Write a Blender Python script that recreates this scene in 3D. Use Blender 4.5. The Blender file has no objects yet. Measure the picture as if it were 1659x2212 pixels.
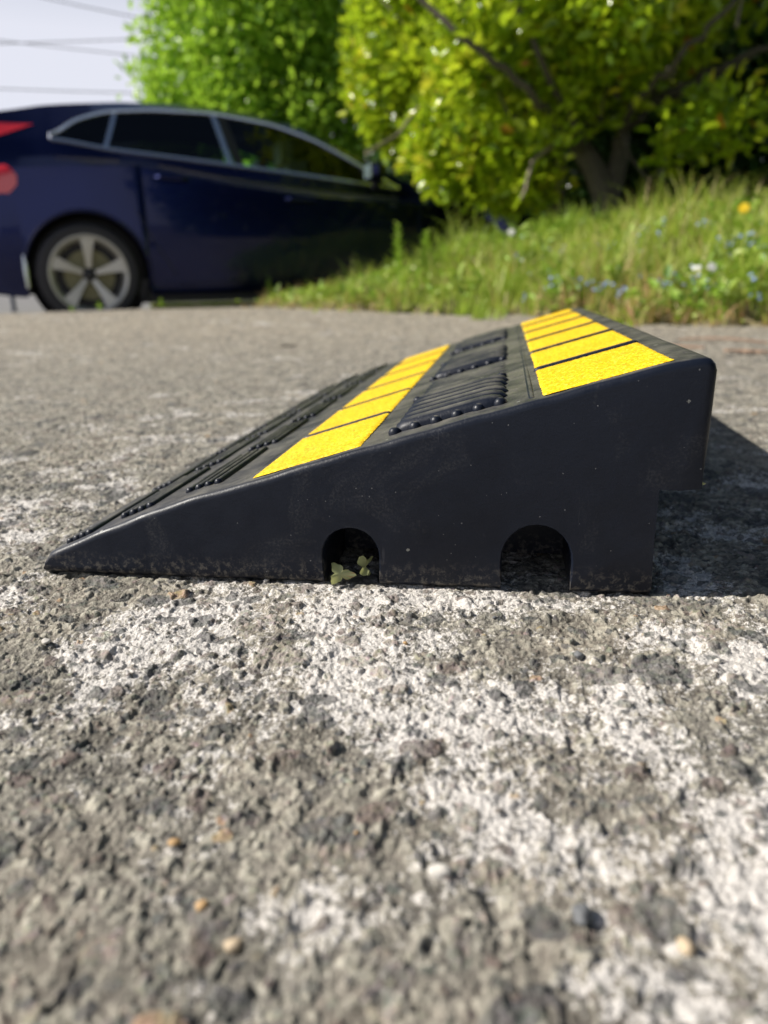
import bpy, bmesh, math, random
import numpy as np
from mathutils import Vector, Matrix
random.seed(7); rng = np.random.default_rng(7)
C = bpy.context.scene.collection
SC = bpy.context.scene

# ------------------------------------------------------------------ camera
CP = np.array([0.26444, -0.38473, 0.15895])
CR = np.array([0.98800065, 0.15269291, -0.02322907])
CU = np.array([-0.02173404, 0.2863516, 0.95787807])
CF = np.array([-0.15291287, 0.94587929, -0.2862342])
cam = bpy.data.cameras.new('camera'); camo = bpy.data.objects.new('camera', cam); C.objects.link(camo)
m = Matrix.Identity(4)
for i in range(3):
    m[i][0] = CR[i]; m[i][1] = CU[i]; m[i][2] = -CF[i]; m[i][3] = CP[i]
camo.matrix_world = m
cam.sensor_fit = 'VERTICAL'; cam.sensor_height = 36; cam.sensor_width = 27; cam.lens = 27
cam.clip_start = 0.01; cam.clip_end = 2000
cam.dof.use_dof = True; cam.dof.focus_distance = 0.40; cam.dof.aperture_fstop = 6.8; cam.dof.aperture_blades = 0
SC.camera = camo

# ------------------------------------------------------------------ light
SUN_EL = math.radians(39.5); SUN_AZ = math.radians(6.8)      # from -X, a little from the camera's side
sd = Vector((-math.cos(SUN_AZ)*math.cos(SUN_EL), -math.sin(SUN_AZ)*math.cos(SUN_EL), math.sin(SUN_EL)))
sun = bpy.data.lights.new('sun', 'SUN'); sun.energy = 5.0; sun.angle = math.radians(0.53); sun.color = (1.0, 0.95, 0.87)
suno = bpy.data.objects.new('sun', sun); C.objects.link(suno)
suno.rotation_euler = sd.to_track_quat('Z', 'Y').to_euler()
w = bpy.data.worlds.new('World'); SC.world = w; w.use_nodes = True
wt = w.node_tree; bg = wt.nodes['Background']
sky = wt.nodes.new('ShaderNodeTexSky'); sky.sky_type = 'NISHITA'; sky.sun_disc = False
sky.sun_elevation = SUN_EL; sky.sun_rotation = math.atan2(sd.x, sd.y); sky.air_density = 1.0; sky.dust_density = 1.5
mxs = wt.nodes.new('ShaderNodeMix'); mxs.data_type = 'RGBA'
mxs.inputs[7].default_value = (10.8, 11.0, 12.3, 1)            # bright haze veil low in the sky
tcw = wt.nodes.new('ShaderNodeTexCoord'); sxw = wt.nodes.new('ShaderNodeSeparateXYZ'); rmw = wt.nodes.new('ShaderNodeMapRange')
wt.links.new(tcw.outputs['Generated'], sxw.inputs[0]); wt.links.new(sxw.outputs[2], rmw.inputs[0])
for k_, v_ in ((1, .26), (2, .46), (3, .95), (4, .0)): rmw.inputs[k_].default_value = v_
wt.links.new(rmw.outputs[0], mxs.inputs[0])
wt.links.new(sky.outputs[0], mxs.inputs[6]); wt.links.new(mxs.outputs[2], bg.inputs[0])
bg.inputs[1].default_value = 0.055
SC.view_settings.view_transform = 'Standard'; SC.view_settings.look = 'None'; SC.view_settings.gamma = 1
SC.view_settings.exposure = 0.46
SC.cycles.max_bounces = 8; SC.cycles.transparent_max_bounces = 8

# ------------------------------------------------------------------ helpers
def at(px, py, d):
    """point seen at photo pixel (1659 x 2212 frame), d metres deep"""
    v = CF*1659 + CR*(px-829.5) - CU*(py-1106)
    return CP + v*(d/1659.0)
def on_ground(px, py, z=0.0):
    v = CF*1659 + CR*(px-829.5) - CU*(py-1106)
    return CP + v*((z-CP[2])/v[2])
def tag(o, label=None, cat=None, group=None, kind=None):
    if label: o['label'] = label
    if cat: o['category'] = cat
    if group: o['group'] = group
    if kind: o['kind'] = kind
    return o
def empty(name, loc=(0, 0, 0), rz=0.0):
    o = bpy.data.objects.new(name, None); C.objects.link(o); o.location = loc; o.rotation_euler = (0, 0, rz)
    o.empty_display_size = 0.05
    return o
def mesh_np(name, verts, faces, mat=None, parent=None, smooth=True, attrs=None, sharp=None):
    """faces: (N,4) or (N,3) int array, or a list of tuples"""
    me = bpy.data.meshes.new(name)
    verts = np.asarray(verts, dtype=np.float32)
    if isinstance(faces, np.ndarray):
        k = faces.shape[1]; n = len(faces)
        me.vertices.add(len(verts)); me.vertices.foreach_set('co', verts.ravel())
        me.loops.add(n*k); me.loops.foreach_set('vertex_index', faces.astype(np.int32).ravel())
        me.polygons.add(n); me.polygons.foreach_set('loop_start', np.arange(0, n*k, k, dtype=np.int32))
        me.polygons.foreach_set('loop_total', np.full(n, k, dtype=np.int32))
        me.update(calc_edges=True)
    else:
        me.from_pydata(verts.tolist(), [], faces); me.update()
    me.validate()
    if smooth:
        me.polygons.foreach_set('use_smooth', np.ones(len(me.polygons), dtype=bool))
        if sharp: me.set_sharp_from_angle(angle=math.radians(sharp))
    if attrs:
        for a, v in attrs.items():
            at_ = me.attributes.new(a, 'FLOAT', 'POINT'); at_.data.foreach_set('value', np.asarray(v, dtype=np.float32))
    if mat: me.materials.append(mat)
    o = bpy.data.objects.new(name, me); C.objects.link(o)
    if parent: o.parent = parent
    return o
class MB:
    def __init__(s): s.v = []; s.f = []
    def add(s, v, f):
        b = len(s.v); s.v += [tuple(map(float, p)) for p in v]; s.f += [tuple(i+b for i in q) for q in f]
    def box(s, c, sz, rot=None):
        v = [Vector((x*sz[0]/2, y*sz[1]/2, z*sz[2]/2)) for x in (-1, 1) for y in (-1, 1) for z in (-1, 1)]
        if rot is not None: v = [rot @ p for p in v]
        v = [p + Vector(c) for p in v]
        s.add(v, [(0, 1, 3, 2), (4, 6, 7, 5), (0, 4, 5, 1), (2, 3, 7, 6), (0, 2, 6, 4), (1, 5, 7, 3)])
    def tube(s, pts, rads, n=8, closed=False):
        pts = [Vector(p) for p in pts]; rings = []; L = len(pts)
        if not hasattr(rads, '__len__'): rads = [rads]*L
        up = None
        for i, p in enumerate(pts):
            if closed: t = pts[(i+1) % L] - pts[i-1]
            else: t = pts[min(i+1, L-1)] - pts[max(i-1, 0)]
            t.normalize()
            if up is None:
                up = Vector((0, 0, 1)) if abs(t.z) < .9 else Vector((1, 0, 0))
            a = t.cross(up).normalized(); up = a.cross(t).normalized()
            rings.append([p + (a*math.cos(2*math.pi*k/n) + up*math.sin(2*math.pi*k/n))*rads[i] for k in range(n)])
        f = []
        for i in range(L if closed else L-1):
            j = (i+1) % L
            for k in range(n): f.append((i*n+k, i*n+(k+1) % n, j*n+(k+1) % n, j*n+k))
        if not closed:
            f.append(tuple(range(n-1, -1, -1))); f.append(tuple((L-1)*n+k for k in range(n)))
        s.add([q for r in rings for q in r], f)
    def lathe(s, prof, c, ax, n=32):
        """prof: (radius, offset along axis) pairs; ax axis vector"""
        ax = Vector(ax).normalized(); a = ax.orthogonal().normalized(); b = ax.cross(a); c = Vector(c); v = []; f = []
        for r, h in prof:
            for k in range(n):
                t = 2*math.pi*k/n; v.append(c + ax*h + (a*math.cos(t)+b*math.sin(t))*r)
        for i in range(len(prof)-1):
            for k in range(n): f.append((i*n+k, i*n+(k+1) % n, (i+1)*n+(k+1) % n, (i+1)*n+k))
        s.add(v, f)
    def build(s, name, mat, parent=None, smooth=True, sharp=35):
        return mesh_np(name, s.v, s.f, mat, parent, smooth, None, sharp)

# numpy noise -------------------------------------------------------
def _h(i, j, s=0):
    n = (i.astype(np.int64)*374761393 + j.astype(np.int64)*668265263 + s*974634777) & 0xffffffff
    n = ((n ^ (n >> 13))*1274126177) & 0xffffffff
    n = (n ^ (n >> 16)) & 0xffffff
    return n.astype(np.float32)/16777215.0
def vnoise(x, y, s=0):
    i = np.floor(x); j = np.floor(y); u = (x-i).astype(np.float32); v = (y-j).astype(np.float32); i = i.astype(np.int64); j = j.astype(np.int64)
    u = u*u*(3-2*u); v = v*v*(3-2*v)
    return (_h(i, j, s)*(1-u)+_h(i+1, j, s)*u)*(1-v) + (_h(i, j+1, s)*(1-u)+_h(i+1, j+1, s)*u)*v
def fbm(x, y, s=0, o=4, g=.5):
    t = 0; a = 1; n = 0
    for k in range(o):
        t = t + a*(vnoise(x*2**k, y*2**k, s+k*17)-.5); n += a; a *= g
    return t/n*2
def worley(x, y, s=0):
    """nearest feature: distance, cell hash, jittered"""
    i = np.floor(x).astype(np.int64); j = np.floor(y).astype(np.int64)
    best = np.full(x.shape, 9.0, np.float32); idv = np.zeros(x.shape, np.float32); id2 = np.zeros(x.shape, np.float32)
    for a in (-1, 0, 1):
        for b in (-1, 0, 1):
            ii = i+a; jj = j+b
            fx = ii + .15+.7*_h(ii, jj, s+1); fy = jj + .15+.7*_h(ii, jj, s+2)
            an = _h(ii, jj, s+5)*3.14159; st = 1.0+.9*_h(ii, jj, s+6)
            dx = (x-fx).astype(np.float32); dy = (y-fy).astype(np.float32)
            p = dx*np.cos(an)+dy*np.sin(an); q = (-dx*np.sin(an)+dy*np.cos(an))*st
            d = np.sqrt(p*p+q*q)/(.35+.9*_h(ii, jj, s+7))
            m_ = d < best
            best = np.where(m_, d, best); idv = np.where(m_, _h(ii, jj, s+3), idv); id2 = np.where(m_, _h(ii, jj, s+4), id2)
    return best, idv, id2
def sst(a, b, x):
    t = np.clip((x-a)/(b-a), 0, 1); return t*t*(3-2*t)

# ------------------------------------------------------------------ materials
def newmat(name):
    mt = bpy.data.materials.new(name); mt.use_nodes = True
    return mt, mt.node_tree, mt.node_tree.nodes['Principled BSDF']
def N(nt, t, **kw):
    n = nt.nodes.new('ShaderNode'+t)
    for k, v in kw.items():
        if k.startswith('i_'): n.inputs[int(k[2:]) if k[2:].isdigit() else k[2:]].default_value = v
        else: setattr(n, k, v)
    return n
def noise(nt, vec, scale, detail=4, rough=.5, dist=0):
    n = N(nt, 'TexNoise'); n.inputs['Scale'].default_value = scale; n.inputs['Detail'].default_value = detail
    n.inputs['Roughness'].default_value = rough; n.inputs['Distortion'].default_value = dist
    nt.links.new(vec, n.inputs['Vector']); return n
def ramp(nt, fac, stops, interp='LINEAR'):
    r = N(nt, 'ValToRGB'); cr = r.color_ramp; cr.interpolation = interp
    while len(cr.elements) < len(stops): cr.elements.new(0.5)
    for e, (p, c) in zip(cr.elements, stops):
        e.position = p; e.color = (c, c, c, 1) if not hasattr(c, '__len__') else (*c, 1)
    nt.links.new(fac, r.inputs[0]); return r
def mix(nt, fac, a, b, bt='MIX'):
    n = N(nt, 'Mix'); n.data_type = 'RGBA'; n.blend_type = bt
    for s, v in ((0, fac), (6, a), (7, b)):
        if hasattr(v, 'is_linked'): nt.links.new(v, n.inputs[s])
        elif hasattr(v, '__len__'): n.inputs[s].default_value = (*v, 1)
        else: n.inputs[s].default_value = v
    return n.outputs[2]
def math_(nt, op, a, b=None):
    n = N(nt, 'Math', operation=op)
    for s, v in ((0, a), (1, b)):
        if v is None: continue
        if hasattr(v, 'is_linked'): nt.links.new(v, n.inputs[s])
        else: n.inputs[s].default_value = v
    return n.outputs[0]
def bump(nt, h, bsdf, strength, dist, prev=None):
    b = N(nt, 'Bump'); b.inputs['Strength'].default_value = strength; b.inputs['Distance'].default_value = dist
    nt.links.new(h, b.inputs['Height'])
    if prev: nt.links.new(prev, b.inputs['Normal'])
    nt.links.new(b.outputs[0], bsdf.inputs['Normal']); return b.outputs[0]
def obj_co(nt): return N(nt, 'TexCoord').outputs['Object']
def simple(name, col, rough=.5, metal=0.0, coat=0.0, spec=.5, var=0.12, scale=40, bumpd=0.0):
    mt, nt, b = newmat(name); co = obj_co(nt)
    n = noise(nt, co, scale, 4)
    c = mix(nt, n.outputs[0], tuple(x*(1-var) for x in col), tuple(x*(1+var) for x in col))
    nt.links.new(c, b.inputs['Base Color']); b.inputs['Roughness'].default_value = rough
    b.inputs['Metallic'].default_value = metal; b.inputs['Coat Weight'].default_value = coat
    b.inputs['Specular IOR Level'].default_value = spec
    if bumpd: bump(nt, n.outputs[0], b, .6, bumpd)
    return mt

def mat_pavement():
    mt, nt, b = newmat('weathered_concrete'); co = obj_co(nt)
    st = N(nt, 'Attribute', attribute_name='stone').outputs['Fac']
    ti = N(nt, 'Attribute', attribute_name='tint').outputs['Fac']
    pa = N(nt, 'Attribute', attribute_name='patch').outputs['Fac']
    fine = noise(nt, co, 900, 3, .6); mid = noise(nt, co, 260, 5, .65); big = noise(nt, co, 9, 4, .6)
    base = ramp(nt, mid.outputs[0], [(.30, (.065, .062, .058)), (.45, (.135, .128, .115)), (.56, (.205, .195, .168)), (.72, (.36, .34, .29))])
    sy = N(nt, 'SeparateXYZ'); nt.links.new(co, sy.inputs[0])
    fy = ramp(nt, math_(nt, 'MULTIPLY', sy.outputs[1], .25), [(.05, 0), (.55, .75)])          # sandier towards the road
    base2 = mix(nt, math_(nt, 'MAXIMUM', ramp(nt, big.outputs[0], [(.35, 0), (.65, .45)]).outputs[0], fy.outputs[0]), base.outputs[0], (.30, .25, .19))
    ga = N(nt, 'Attribute', attribute_name='grain').outputs['Fac']
    gv = N(nt, 'TexVoronoi'); gv.inputs['Scale'].default_value = 420; nt.links.new(co, gv.inputs['Vector'])
    gc = mix(nt, gv.outputs['Color'], (.33, .31, .24), (.52, .49, .41))
    base2 = mix(nt, math_(nt, 'MULTIPLY', ga, .85), base2, gc)
    # centimetre-size mottling, strongest on the far, dustier part
    mo = noise(nt, co, 38, 6, .72); mo2 = ramp(nt, mo.outputs[0], [(.36, .45), (.50, 1.0), (.66, 1.5)])
    base2 = mix(nt, .8, base2, mo2.outputs[0], 'MULTIPLY')
    # pale crystalline bloom between the stones
    wm = math_(nt, 'ADD', pa, math_(nt, 'MULTIPLY', math_(nt, 'SUBTRACT', mid.outputs[0], .5), 1.3))
    wm = math_(nt, 'ADD', wm, math_(nt, 'MULTIPLY', math_(nt, 'SUBTRACT', fine.outputs[0], .5), .9))
    wr = ramp(nt, wm, [(.44, 0), (.60, 1)])
    white = ramp(nt, fine.outputs[0], [(.3, (.42, .395, .365)), (.6, (.70, .665, .625))])
    c = mix(nt, wr.outputs[0], base2, white.outputs[0])
    sc_ = ramp(nt, ti, [(0, (.055, .058, .06)), (.25, (.10, .102, .10)), (.45, (.16, .15, .13)), (.6, (.24, .21, .17)), (.72, (.13, .10, .085)), (.86, (.34, .31, .26)), (.975, (.36, .25, .14)), (1, (.5, .45, .40))], 'CONSTANT')
    sv = mix(nt, .45, sc_.outputs[0], mid.outputs[1], 'OVERLAY')
    sm = ramp(nt, math_(nt, 'ADD', st, math_(nt, 'MULTIPLY', math_(nt, 'SUBTRACT', mid.outputs[0], .5), .8)), [(.45, 0), (.6, .72)])
    c = mix(nt, sm.outputs[0], c, sv)
    nt.links.new(c, b.inputs['Base Color']); b.inputs['Roughness'].default_value = .85
    b.inputs['Specular IOR Level'].default_value = .35
    p = bump(nt, mid.outputs[0], b, .9, .0017); bump(nt, fine.outputs[0], b, 1.0, .0010, p)
    return mt
def mat_rubber():
    mt, nt, b = newmat('black_rubber'); co = obj_co(nt)
    geo = N(nt, 'NewGeometry'); sep = N(nt, 'SeparateXYZ'); nt.links.new(geo.outputs['Normal'], sep.inputs[0])
    n1 = noise(nt, co, 60, 5, .6); n2 = noise(nt, co, 700, 3, .6)
    base = mix(nt, n1.outputs[0], (.0038, .0060, .0130), (.0075, .0112, .022))
    # top dust, doubling as painted light on crests and shade on rib sides
    du = math_(nt, 'MULTIPLY', ramp(nt, sep.outputs[2], [(.84, 0), (.955, 1)]).outputs[0], ramp(nt, noise(nt, co, 35, 6, .7).outputs[0], [(.4, .25), (.62, .85)]).outputs[0])
    c = mix(nt, du, base, (.15, .142, .12))
    # pale specks and scuffs
    vo = N(nt, 'TexVoronoi'); vo.inputs['Scale'].default_value = 330; nt.links.new(co, vo.inputs['Vector'])
    wn = N(nt, 'TexWhiteNoise'); nt.links.new(vo.outputs['Position'], wn.inputs[0])
    sp = math_(nt, 'MULTIPLY', math_(nt, 'LESS_THAN', math_(nt, 'ADD', vo.outputs['Distance'], math_(nt, 'MULTIPLY', math_(nt, 'SUBTRACT', n2.outputs[0], .5), .5)), .11), math_(nt, 'GREATER_THAN', wn.outputs[0], .91))
    vo2 = N(nt, 'TexVoronoi'); vo2.inputs['Scale'].default_value = 90; nt.links.new(co, vo2.inputs['Vector'])
    wn2 = N(nt, 'TexWhiteNoise'); nt.links.new(vo2.outputs['Position'], wn2.inputs[0])
    dsp = math_(nt, 'ADD', vo2.outputs['Distance'], math_(nt, 'MULTIPLY', math_(nt, 'SUBTRACT', n2.outputs[0], .5), .25))
    sp2 = math_(nt, 'MULTIPLY', math_(nt, 'LESS_THAN', dsp, .085), math_(nt, 'GREATER_THAN', wn2.outputs[0], .84))
    sm_ = noise(nt, co, 22, 7, .72, 1.2); sm2 = ramp(nt, sm_.outputs[0], [(.54, 0), (.70, .55)])       # dusty smears
    c = mix(nt, math_(nt, 'MULTIPLY', sm2.outputs[0], ramp(nt, n2.outputs[0], [(.45, .1), (.62, .8)]).outputs[0]), c, (.075, .075, .078))
    mp_ = N(nt, 'Mapping'); mp_.inputs['Scale'].default_value = (260, 20, 22); mp_.inputs['Rotation'].default_value = (0, .6, 0); nt.links.new(co, mp_.inputs[0])
    scr = noise(nt, mp_.outputs[0], 1, 3, .5); c = mix(nt, ramp(nt, scr.outputs[0], [(.70, 0), (.74, .30)]).outputs[0], c, (.09, .09, .10))
    c = mix(nt, math_(nt, 'MULTIPLY', sp, .5), c, (.26, .26, .26)); c = mix(nt, math_(nt, 'MULTIPLY', sp2, .65), c, (.30, .30, .27))
    # dirt near the foot
    spo = N(nt, 'SeparateXYZ'); nt.links.new(co, spo.inputs[0])
    foot = math_(nt, 'MULTIPLY', ramp(nt, spo.outputs[2], [(0, 1), (.016, 0)]).outputs[0], ramp(nt, noise(nt, co, 240, 5, .75).outputs[0], [(.50, 0), (.62, .8)]).outputs[0])
    c = mix(nt, foot, c, (.19, .17, .14))
    nt.links.new(c, b.inputs['Base Color'])
    r = ramp(nt, n1.outputs[0], [(.3, .34), (.7, .50)]); nt.links.new(r.outputs[0], b.inputs['Roughness'])
    b.inputs['Specular IOR Level'].default_value = .27
    wv = noise(nt, co, 14, 3); p = bump(nt, wv.outputs[0], b, .35, .002)
    p = bump(nt, n1.outputs[0], b, .5, .0006, p); bump(nt, n2.outputs[0], b, .45, .00025, p)
    return mt
def mat_sticker():
    mt, nt, b = newmat('yellow_glitter_film'); co = obj_co(nt)
    vo = N(nt, 'TexVoronoi'); vo.inputs['Scale'].default_value = 900; nt.links.new(co, vo.inputs['Vector'])
    wn = N(nt, 'TexWhiteNoise'); nt.links.new(vo.outputs['Position'], wn.inputs[0])
    c = ramp(nt, wn.outputs[0], [(0, (.62, .34, .003)), (.3, (.86, .53, .004)), (.75, (.98, .68, .006)), (1, (1.0, .86, .10))])
    n1 = noise(nt, co, 30, 4)
    c2 = mix(nt, ramp(nt, n1.outputs[0], [(.35, .0), (.75, .35)]).outputs[0], c.outputs[0], (.90, .42, .003))
    gr = noise(nt, co, 55, 6, .7); gr2 = ramp(nt, gr.outputs[0], [(.56, 0), (.72, .45)])
    c2 = mix(nt, gr2.outputs[0], c2, (.42, .25, .03))
    nt.links.new(c2, b.inputs['Base Color']); b.inputs['Roughness'].default_value = .45
    b.inputs['Specular IOR Level'].default_value = .5
    bump(nt, wn.outputs[0], b, .8, .0006)
    return mt
def mat_leaf(name, stops, trans=.35, rough=.35, tcol=(.30, .42, .02)):
    mt, nt, b = newmat(name)
    v = N(nt, 'Attribute', attribute_name='v').outputs['Fac']
    c = ramp(nt, v, stops); nt.links.new(c.outputs[0], b.inputs['Base Color'])
    b.inputs['Roughness'].default_value = rough
    tr = N(nt, 'BsdfTranslucent'); t2 = mix(nt, .5, c.outputs[0], tcol); nt.links.new(t2, tr.inputs[0])
    ms = N(nt, 'MixShader'); ms.inputs[0].default_value = trans
    nt.links.new(b.outputs[0], ms.inputs[1]); nt.links.new(tr.outputs[0], ms.inputs[2])
    nt.links.new(ms.outputs[0], nt.nodes['Material Output'].inputs[0])
    return mt
def mat_paint():
    mt, nt, b = newmat('navy_car_paint'); co = obj_co(nt)
    n = noise(nt, co, 3, 3)
    nt.links.new(mix(nt, n.outputs[0], (.002, .0065, .050), (.003, .0085, .062)), b.inputs['Base Color'])
    b.inputs['Metallic'].default_value = .9; b.inputs['Roughness'].default_value = .24
    b.inputs['Coat Weight'].default_value = .45; b.inputs['Coat Roughness'].default_value = .03
    return mt
M = {}
M['pave'] = mat_pavement(); M['rubber'] = mat_rubber(); M['sticker'] = mat_sticker(); M['paint'] = mat_paint()
M['bark'] = simple('bark', (.065, .058, .038), .85, var=.45, scale=30, bumpd=.006)
M['bark_pale'] = simple('pale_bark', (.24, .20, .14), .8, var=.4, scale=30, bumpd=.004)
M['soil'] = simple('verge_soil', (.17, .14, .07), .95, var=.5, scale=18, bumpd=.01)
M['road'] = simple('tarmac', (.16, .155, .15), .9, var=.25, scale=50, bumpd=.003)
M['kerb'] = simple('kerb_concrete', (.30, .275, .235), .9, var=.25, scale=60, bumpd=.002)
M['tyre'] = simple('tyre_rubber', (.022, .022, .026), .7, var=.2)
M['dark'] = simple('dark_trim', (.012, .012, .014), .5)
M['alloy'] = simple('alloy', (.46, .455, .42), .38, .6, var=.05)
M['disc'] = simple('brake_disc', (.20, .19, .10), .5, .3, var=.3)
M['chrome'] = simple('satin_trim', (.62, .66, .72), .22, .9, var=.03)
M['cable'] = simple('cable_sheath', (.12, .12, .13), .7)
M['brick'] = simple('old_brick', (.32, .13, .09), .9, var=.3)
M['wood'] = simple('dry_wood', (.34, .22, .15), .85, var=.35, scale=90, bumpd=.002)
M['post'] = simple('post_paint', (.05, .06, .09), .6)
mt, nt, b = newmat('tail_light_red'); b.inputs['Base Color'].default_value = (.55, .012, .02, 1); b.inputs['Roughness'].default_value = .15; b.inputs['Coat Weight'].default_value = 1; M['red'] = mt
mt, nt, b = newmat('tinted_glass'); b.inputs['Base Color'].default_value = (.30, .40, .35, 1); b.inputs['Roughness'].default_value = .02
b.inputs['Transmission Weight'].default_value = 1; b.inputs['IOR'].default_value = 1.45; M['glass'] = mt
tp = N(nt, 'BsdfTransparent'); tp.inputs[0].default_value = (.62, .80, .70, 1); gl = N(nt, 'BsdfGlossy'); gl.inputs['Roughness'].default_value = .02
fr = N(nt, 'Fresnel'); fr.inputs[0].default_value = 1.5; ms = N(nt, 'MixShader')
nt.links.new(fr.outputs[0], ms.inputs[0]); nt.links.new(tp.outputs[0], ms.inputs[1]); nt.links.new(gl.outputs[0], ms.inputs[2])
nt.links.new(ms.outputs[0], nt.nodes['Material Output'].inputs[0])
mt2 = mt.copy(); mt2.name = 'privacy_glass'; M['glass_dark'] = mt2
[n for n in mt2.node_tree.nodes if n.type == 'BSDF_TRANSPARENT'][0].inputs[0].default_value = (.06, .07, .075, 1)
M['leaf_y'] = mat_leaf('leaf_yellow_green', [(0, (.08, .16, .015)), (.35, (.26, .42, .015)), (.7, (.50, .62, .02)), (.93, (.70, .74, .05)), (1, (.55, .20, .03))], .48, .22, (.45, .56, .03))
M['leaf_g'] = mat_leaf('leaf_mid_green', [(0, (.10, .22, .03)), (.4, (.24, .46, .03)), (.8, (.42, .66, .05)), (1, (.55, .70, .08))], .50, .30, (.42, .58, .06))
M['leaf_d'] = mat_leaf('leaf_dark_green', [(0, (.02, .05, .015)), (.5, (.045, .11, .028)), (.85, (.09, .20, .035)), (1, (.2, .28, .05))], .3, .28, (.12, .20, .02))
M['grass'] = mat_leaf('grass_blade', [(0, (.13, .24, .02)), (.4, (.32, .46, .03)), (.72, (.50, .56, .10)), (.86, (.56, .48, .22)), (1, (.50, .30, .14))], .40, .5, (.30, .40, .06))
M['weed'] = mat_leaf('weed_leaf', [(0, (.12, .24, .03)), (.5, (.28, .45, .05)), (1, (.55, .62, .20))], .35, .5)
M['blue'] = mat_leaf('blue_petal', [(0, (.25, .38, .80)), (1, (.45, .55, .85))], .2, .6, (.4, .5, .9))
M['white'] = mat_leaf('white_petal', [(0, (.75, .75, .72)), (1, (.85, .85, .82))], .2, .6, (.8, .8, .8))
M['yellow'] = mat_leaf('yellow_petal', [(0, (.80, .55, .01)), (1, (.9, .7, .02))], .2, .6, (.9, .7, .02))
M['dead'] = mat_leaf('withered_leaf', [(0, (.30, .36, .12)), (.6, (.55, .56, .28)), (1, (.45, .22, .08))], .3, .6, (.4, .4, .1))

# ------------------------------------------------------------------ lie of the land
CARTH = math.radians(28); CD = np.array([math.cos(CARTH), math.sin(CARTH)]); CN = np.array([-math.sin(CARTH), math.cos(CARTH)])
WC = np.array([-2.37523, 4.39774])            # rear wheel, near side
ROADZ = -0.066
def rise(x, y): return .030*sst(1.5, 4.3, np.hypot(np.asarray(x, float)-CP[0], np.asarray(y, float)-CP[1]))
KOFF = -0.22                                   # kerb edge, measured across from the car's flank
def side_of_kerb(x, y): return (x-WC[0])*CN[0] + (y-WC[1])*CN[1] - KOFF     # >0 on the road
BND = np.array([(-2.2, 5.3), (-1.55, 4.62), (-.85, 3.85), (-.30, 3.18), (.15, 2.86), (.60, 2.42), (.94, 2.05), (1.5, 1.72), (2.4, 1.30), (4.5, .6), (9, -.6)])
def verge_d(x, y):
    """distance inside the verge (positive beyond its front edge)"""
    x = np.asarray(x, float); y = np.asarray(y, float); best = np.full(x.shape, 1e9); sg = np.zeros(x.shape)
    for a, b_ in zip(BND[:-1], BND[1:]):
        d = b_-a; L = d@d; t = np.clip(((x-a[0])*d[0]+(y-a[1])*d[1])/L, 0, 1)
        dx = x-a[0]-t*d[0]; dy = y-a[1]-t*d[1]; r = np.hypot(dx, dy)
        s = np.sign(d[0]*(y-a[1])-d[1]*(x-a[0]))
        m_ = r < best; best = np.where(m_, r, best); sg = np.where(m_, s, sg)
    return best*sg
def verge_h(x, y):
    x = np.asarray(x, float); y = np.asarray(y, float)
    d = verge_d(x, y) + .26*fbm(x*4.5, y*4.5, 21, 4, .6); k = -side_of_kerb(x, y)
    h = -.012 + .016*sst(-.02, .05, d) + rise(x, y) + .30*sst(-.02, 1.25, d)*sst(-1.5, .7, x)*sst(.0, .8, k) + .03*sst(0, .15, d)
    h = h + .10*sst(1.5, 3.5, x)*sst(.2, 1.5, d)
    h = h + .035*fbm(x*2.3, y*2.3, 5, 4)*sst(0, .4, d)
    return np.where(k < .03, ROADZ-.05, h)

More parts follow.
